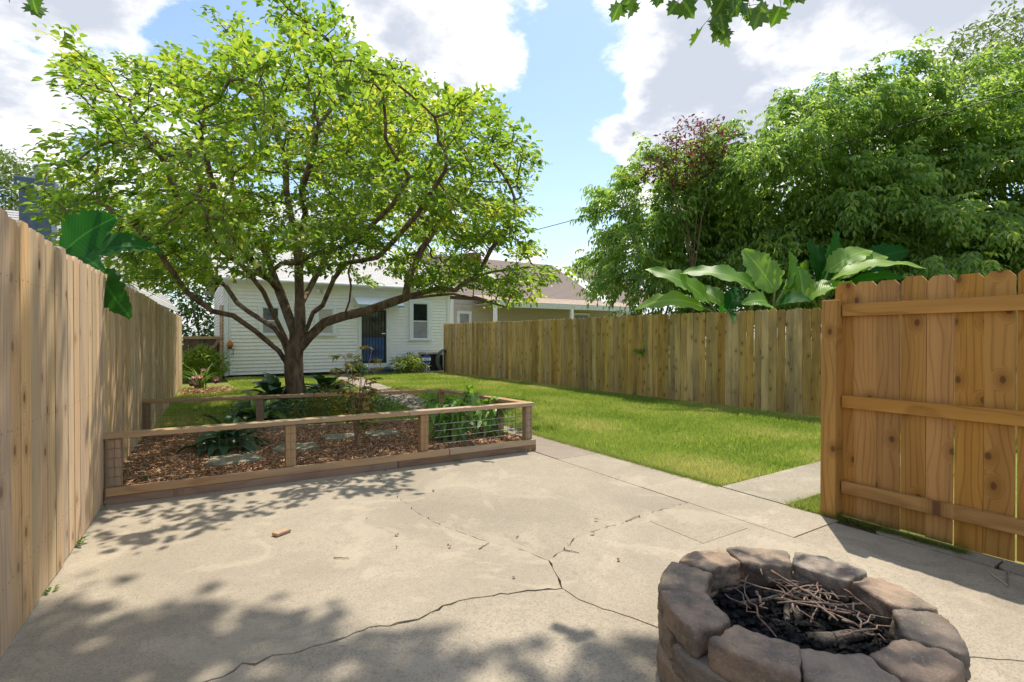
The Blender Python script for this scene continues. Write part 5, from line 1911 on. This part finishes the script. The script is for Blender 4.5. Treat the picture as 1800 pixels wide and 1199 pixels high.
# moss and grass rooted in the wider cracks
cp_ = [q for q in Bj + Cj + Dj if q[1] > 1.2]
n = 420
ii = (rng.random(n) ** 1.0 * len(cp_)).astype(int)
ctr_ = np.array([mnoise.noise(Vector((cp_[i][0] * 3, cp_[i][1] * 3, 5))) for i in ii])
ii = ii[ctr_ > .02]
n = len(ii)
xy = np.array([cp_[i][:2] for i in ii]) + rng.normal(0, .006, (n, 2))
hh, aa = rng.uniform(.006, .022, n), rng.uniform(0, 6.28, n)
V = np.stack([np.stack([xy[:, 0] - .002, xy[:, 1], np.full(n, -.01)], 1), np.stack([xy[:, 0] + .002, xy[:, 1] + .001, np.full(n, -.01)], 1), np.stack([xy[:, 0] + np.cos(aa) * hh, xy[:, 1] + np.sin(aa) * hh, hh * .8], 1)], 1).reshape(-1, 3)
o = npmesh('crack_weeds', V, np.arange(3 * n).reshape(-1, 3), M['grass'], None, np.repeat(rng.random(n), 3))
tag(o, 'tiny grass blades rooted in the patio cracks', 'grass', kind='stuff')

# ------------------------------------------------------------------ stepping stones
for (px_, py_, s_, lab) in ((412, 807, .24, 'square stepping stone beside the dark hosta in the mulch'), (520, 786, .22, 'stepping stone behind the second front post of the bed'),
                            (598, 767, .20, 'stepping stone next to the airy olive shrub'), (672, 761, .20, 'rounded stepping stone farthest along the bed towards the leafy plant')):
    q = gp(px_, py_, .12)
    poly = [(q.x + s_ * (1 + .12 * math.sin(5 * a + px_)) * (math.cos(a) / max(abs(math.cos(a)), abs(math.sin(a))) * .72 + .28 * math.cos(a)), q.y + s_ * .85 * (1 + .1 * math.cos(3 * a)) * (math.sin(a) / max(abs(math.cos(a)), abs(math.sin(a))) * .72 + .28 * math.sin(a))) for a in np.linspace(.3, .3 + 2 * math.pi, 17)[:-1]]
    o = MB().prism(poly, .07, .128).build('stepping_stone', M['stone'], bevel=.008)
    tag(o, lab, 'stepping stone', 'stepping stones in the mulch bed')

# ------------------------------------------------------------------ fire pit
PC = Vector((1.98, 1.08, 0))
pit = empty('fire_pit', tuple(PC), 'round fire pit of weathered tumbled concrete blocks on the patio', 'fire pit')


def block_mesh(name, seed, lo=.288, li=.198, dep=.17, h=.106):
    bm = bmesh.new()
    bmesh.ops.create_cube(bm, size=2.0)
    bmesh.ops.subdivide_edges(bm, edges=bm.edges[:], cuts=13, use_grid_fill=True)
    for v in bm.verts:
        x, y, z = v.co
        # rounded box, then a wedge that narrows towards the pit's middle (-Y)
        p = 13.0
        k = (abs(x) ** p + abs(y) ** p + abs(z) ** p) ** (1 / p)
        x, y, z = x / k, y / k, z / k
        wy = li + (lo - li) * (y + 1) / 2
        bulge = .018 * (1 - x * x) * (1 if y > 0 else .3) * (1 if abs(y) > .6 else 0)
        X, Y, Z = x * wy / 2, y * dep / 2 + bulge * (1 if y > 0 else 1), z * h / 2
        q = Vector((X, Y, Z))
        nz = mnoise.fractal(q * 22 + Vector((seed * 7.1, 0, 0)), .8, 2.1, 4) * .010 + mnoise.noise(q * 7 + Vector((0, seed * 3.3, 0))) * .006
        v.co = q + Vector((x, y, z)).normalized() * nz
    me = bpy.data.meshes.new(name)
    bm.to_mesh(me)
    bm.free()
    me.shade_smooth()
    me.materials.append(M['block'])
    return me


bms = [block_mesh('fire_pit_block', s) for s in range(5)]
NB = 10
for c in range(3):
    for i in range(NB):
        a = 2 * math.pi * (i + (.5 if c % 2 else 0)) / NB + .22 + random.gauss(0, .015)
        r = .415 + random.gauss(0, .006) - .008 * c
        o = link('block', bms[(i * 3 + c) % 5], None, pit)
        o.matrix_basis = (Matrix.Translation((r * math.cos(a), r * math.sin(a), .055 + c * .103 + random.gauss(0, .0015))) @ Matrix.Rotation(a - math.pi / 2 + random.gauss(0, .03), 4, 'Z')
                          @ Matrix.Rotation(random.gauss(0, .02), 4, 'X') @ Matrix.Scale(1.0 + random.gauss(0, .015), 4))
# charcoal bed
vs, fs = [], []
nr, na = 22, 56
for i in range(nr + 1):
    for j in range(na):
        r, a = .345 * i / nr, 2 * math.pi * j / na
        x_, y_ = r * math.cos(a), r * math.sin(a)
        z_ = .185 + .02 * mnoise.noise(Vector((x_ * 6, y_ * 6, 1))) + .022 * abs(mnoise.noise(Vector((x_ * 26, y_ * 26, 4)))) + .012 * mnoise.noise(Vector((x_ * 60, y_ * 60, 7)))
        vs.append((x_, y_, z_))
for i in range(nr):
    for j in range(na):
        a, b_ = i * na + j, i * na + (j + 1) % na
        fs.append((a, b_, b_ + na, a + na))
ash = MB().add(vs, fs).build('charcoal_bed', M['ash'], None, loc=tuple(PC))
tag(ash, 'black ash and crumbled charcoal filling the fire pit', 'charcoal', kind='stuff')
n = 500
aa, rr_ = rng.uniform(0, 6.28, n), .31 * np.sqrt(rng.random(n))
lump = MB()
for i in range(n):
    s = random.uniform(.006, .02)
    m_ = Matrix.Translation((PC.x + rr_[i] * math.cos(aa[i]), PC.y + rr_[i] * math.sin(aa[i]), .195 + random.uniform(0, .02))) @ Matrix.Rotation(random.uniform(0, 6), 4, 'Z') @ Matrix.Rotation(random.uniform(0, 1), 4, 'X')
    lump.box((-s, -s * .6, -s * .5), (s, s * .6, s * .5), m_)
o = lump.build('charcoal_lumps', M['ash'])
tag(o, 'small broken lumps of charcoal in the fire pit', 'charcoal', kind='stuff')


def stick(name, label, a, b_, z0, z1, r, mat, wob=.015, grp=None, kink=None, cat='stick', n=7):
    p0, p1 = Vector((*a, z0)), Vector((*b_, z1))
    pts = []
    for i in range(n):
        t = i / (n - 1)
        q = p0.lerp(p1, t) + (Vector((random.gauss(0, wob), random.gauss(0, wob), random.gauss(0, wob * .4))) if 0 < i < n - 1 else Vector())
        if kink:
            q += Vector(kink) * math.sin(math.pi * t)
        pts.append(q)
    o = MB().tube([q - p0 for q in pts], [r * (1 - .45 * i / (n - 1)) for i in range(n)], 7 if r > .006 else 5).build(name, M[mat], None, smooth=True, loc=tuple(p0))
    return tag(o, label, cat, grp)


def pg(px_, py_, z):
    q = gp(px_, py_, z)
    return (q.x, q.y)


G = 'thin twigs heaped in the fire pit'
TL = 'thin dry twig heaped across the charcoal in the fire pit'
tw = [((1305, 1010), (1500, 1065)), ((1300, 1020), (1535, 1090)), ((1340, 1005), (1540, 1100)), ((1310, 1062), (1445, 1030)), ((1325, 970), (1310, 1045)), ((1310, 1045), (1365, 1120)),
      ((1325, 972), (1340, 1010)), ((1355, 1003), (1520, 1110)), ((1400, 1010), (1570, 1085)), ((1470, 1120), (1585, 1095)), ((1500, 1082), (1590, 1087)), ((1275, 1045), (1340, 1085)),
      ((1380, 1030), (1500, 1050)), ((1290, 1000), (1420, 1022)), ((1440, 1045), (1490, 1035)), ((1450, 1010), (1535, 1075)), ((1480, 1090), (1560, 1130)), ((1400, 1065), (1440, 1098)),
      ((1300, 1030), (1320, 1070)), ((1330, 1040), (1350, 1070)), ((1500, 1060), (1520, 1115)), ((1350, 1015), (1420, 1060)), ((1510, 1100), (1600, 1068)), ((1420, 1000), (1480, 1012))]
for _ in range(16):
    a_ = random.uniform(0, 6.28)
    l_ = random.uniform(.5, 1.0)
    cx_, cy_ = 1420 + random.gauss(0, 45), 1050 + random.gauss(0, 18)
    tw.append(((cx_ - 95 * l_ * math.cos(a_), cy_ - 32 * l_ * math.sin(a_)), (cx_ + 95 * l_ * math.cos(a_), cy_ + 32 * l_ * math.sin(a_))))
for i, (a, b_) in enumerate(tw):
    z0, z1 = random.uniform(.225, .29), random.uniform(.225, .30)
    stick('twig', TL, pg(*a, z0), pg(*b_, z1), z0, z1, random.uniform(.003, .0062), 'stick_red' if i % 2 else 'stick', .010, G)
stick('branch', 'long pale branch lying straight across the fire pit twigs', pg(1298, 1062, .235), pg(1442, 1034, .25), .235, .25, .009, 'log_grey', .004)
stick('branch', 'forked-looking branch propped on the back rim of the fire pit', pg(1350, 1022, .24), pg(1475, 1024, .27), .24, .27, .008, 'stick', .006)
stick('branch', 'stub of branch pointing up beside the back rim of the fire pit', pg(1472, 1025, .268), pg(1502, 1008, .30), .268, .30, .0085, 'stick', .002, n=4)
stick('log', 'charred thick log under the twigs in the fire pit', pg(1315, 1042, .205), pg(1515, 1062, .21), .205, .21, .023, 'ash', .006, cat='log')
stick('log', 'short grey weathered log lying on the charcoal', pg(1382, 1058, .215), pg(1382, 1108, .20), .215, .20, .0165, 'log_grey', .003, kink=(.012, 0, .01), cat='log', n=6)
stick('log', 'bark-covered piece of wood at the front of the fire pit', pg(1430, 1128, .20), pg(1530, 1112, .21), .20, .21, .032, 'log_grey', .004, cat='log', n=6)
rk = block_mesh('pale_rubble', 9, .05, .04, .035, .03)
rk.materials.clear()
rk.materials.append(M['stone'])
q = pg(1400, 1080, .21)
o = link('rubble', rk, None, None, (q[0], q[1], .21))
tag(o, 'pale broken stone beside the short grey log in the fire pit', 'rock')

# ------------------------------------------------------------------ litter on the patio
q = gp(495, 939)
o = MB().box((-.055, -.028, 0), (.055, .028, .022)).build('wood_offcut', M['bed_wood'], None, loc=(q.x, q.y, .003), bevel=.006)
o.rotation_euler.z = .5
tag(o, 'small tan offcut of wood lying on the sunny concrete', 'wood scrap')
LT = 'small dry twig lying on the open concrete'
for (a, b_) in (((587, 982), (614, 983)), ((842, 966), (860, 955)), ((990, 968), (1018, 973)), ((1100, 918), (1125, 907)), ((908, 946), (912, 942)), ((1770, 1008), (1772, 1033))):
    p0, p1 = gp(*a), gp(*b_)
    stick('fallen_twig', LT, (p0.x, p0.y), (p1.x, p1.y), .006, .006, .0035, 'stick_red', .003, 'twigs scattered on the patio')
q0, q1 = gp(1742, 1010), gp(1772, 1032)
stick('straw_stem', 'pale straw stem lying on shaded concrete by the fence panel', (q0.x, q0.y), (q1.x, q1.y), .006, .006, .004, 'tan', .001)
dl = blade('dry_leaf', .055, .04, .3, .2, .5, .05, 5, M['stick_red'], .8)
for px_, py_ in ((788, 959), (790, 962), (697, 965), (1086, 988), (1160, 1065), (763, 864), (700, 943), (675, 828), (645, 912), (1045, 940), (1045, 915), (900, 1017)):
    q = gp(px_, py_)
    o = link('fallen_leaf', dl, None, None)
    o.matrix_basis = Matrix.Translation((q.x, q.y, .008)) @ Matrix.Rotation(random.uniform(0, 6.28), 4, 'Z') @ Matrix.Rotation(random.uniform(-.5, .5), 4, 'X') @ Matrix.Scale(random.uniform(.3, .65), 4)
    tag(o, 'curled brown dead leaf scrap on the concrete patio', 'leaf', 'dead leaf scraps on the patio')

# ------------------------------------------------------------------ overhead cable and its pole
pp = at(1862, 592, 9.6)
up_ = empty('utility_pole', (pp.x, pp.y, 0), 'weathered utility pole beyond the fence panel at the cable end', 'pole')
top = at(1862, 139, 9.6)
MB().tube([(0, 0, -.2), (0, 0, top.z + .6)], [.15, .11], 12).build('shaft', M['bark_grey'], up_, smooth=True)
MB().tube([(-.28, -.2, top.z - .55), (-.28, -.2, top.z - .1)], [.16, .16], 12).build('transformer', M['chimney_grey'], up_, smooth=True)
a = Vector((8.3, 18.9, 4.55))
b_ = Vector((top.x, top.y, top.z))
pts = [a.lerp(b_, t) - Vector((0, 0, .12 * math.sin(math.pi * t))) for t in np.linspace(0, 1, 30)]
o = MB().tube([q - a for q in pts], .011, 6).build('overhead_cable', M['cable'], None, loc=tuple(a))
tag(o, 'black overhead service cable running from the white house into the trees', 'cable')
MB().tube([local(house, (8.3, 18.9, 3.2)), local(house, (8.3, 18.9, 4.55)), local(house, (8.3, 18.82, 4.66)), local(house, (8.3, 18.74, 4.58))], .035, 8).build('service_mast', M['gutter'], house, smooth=True)
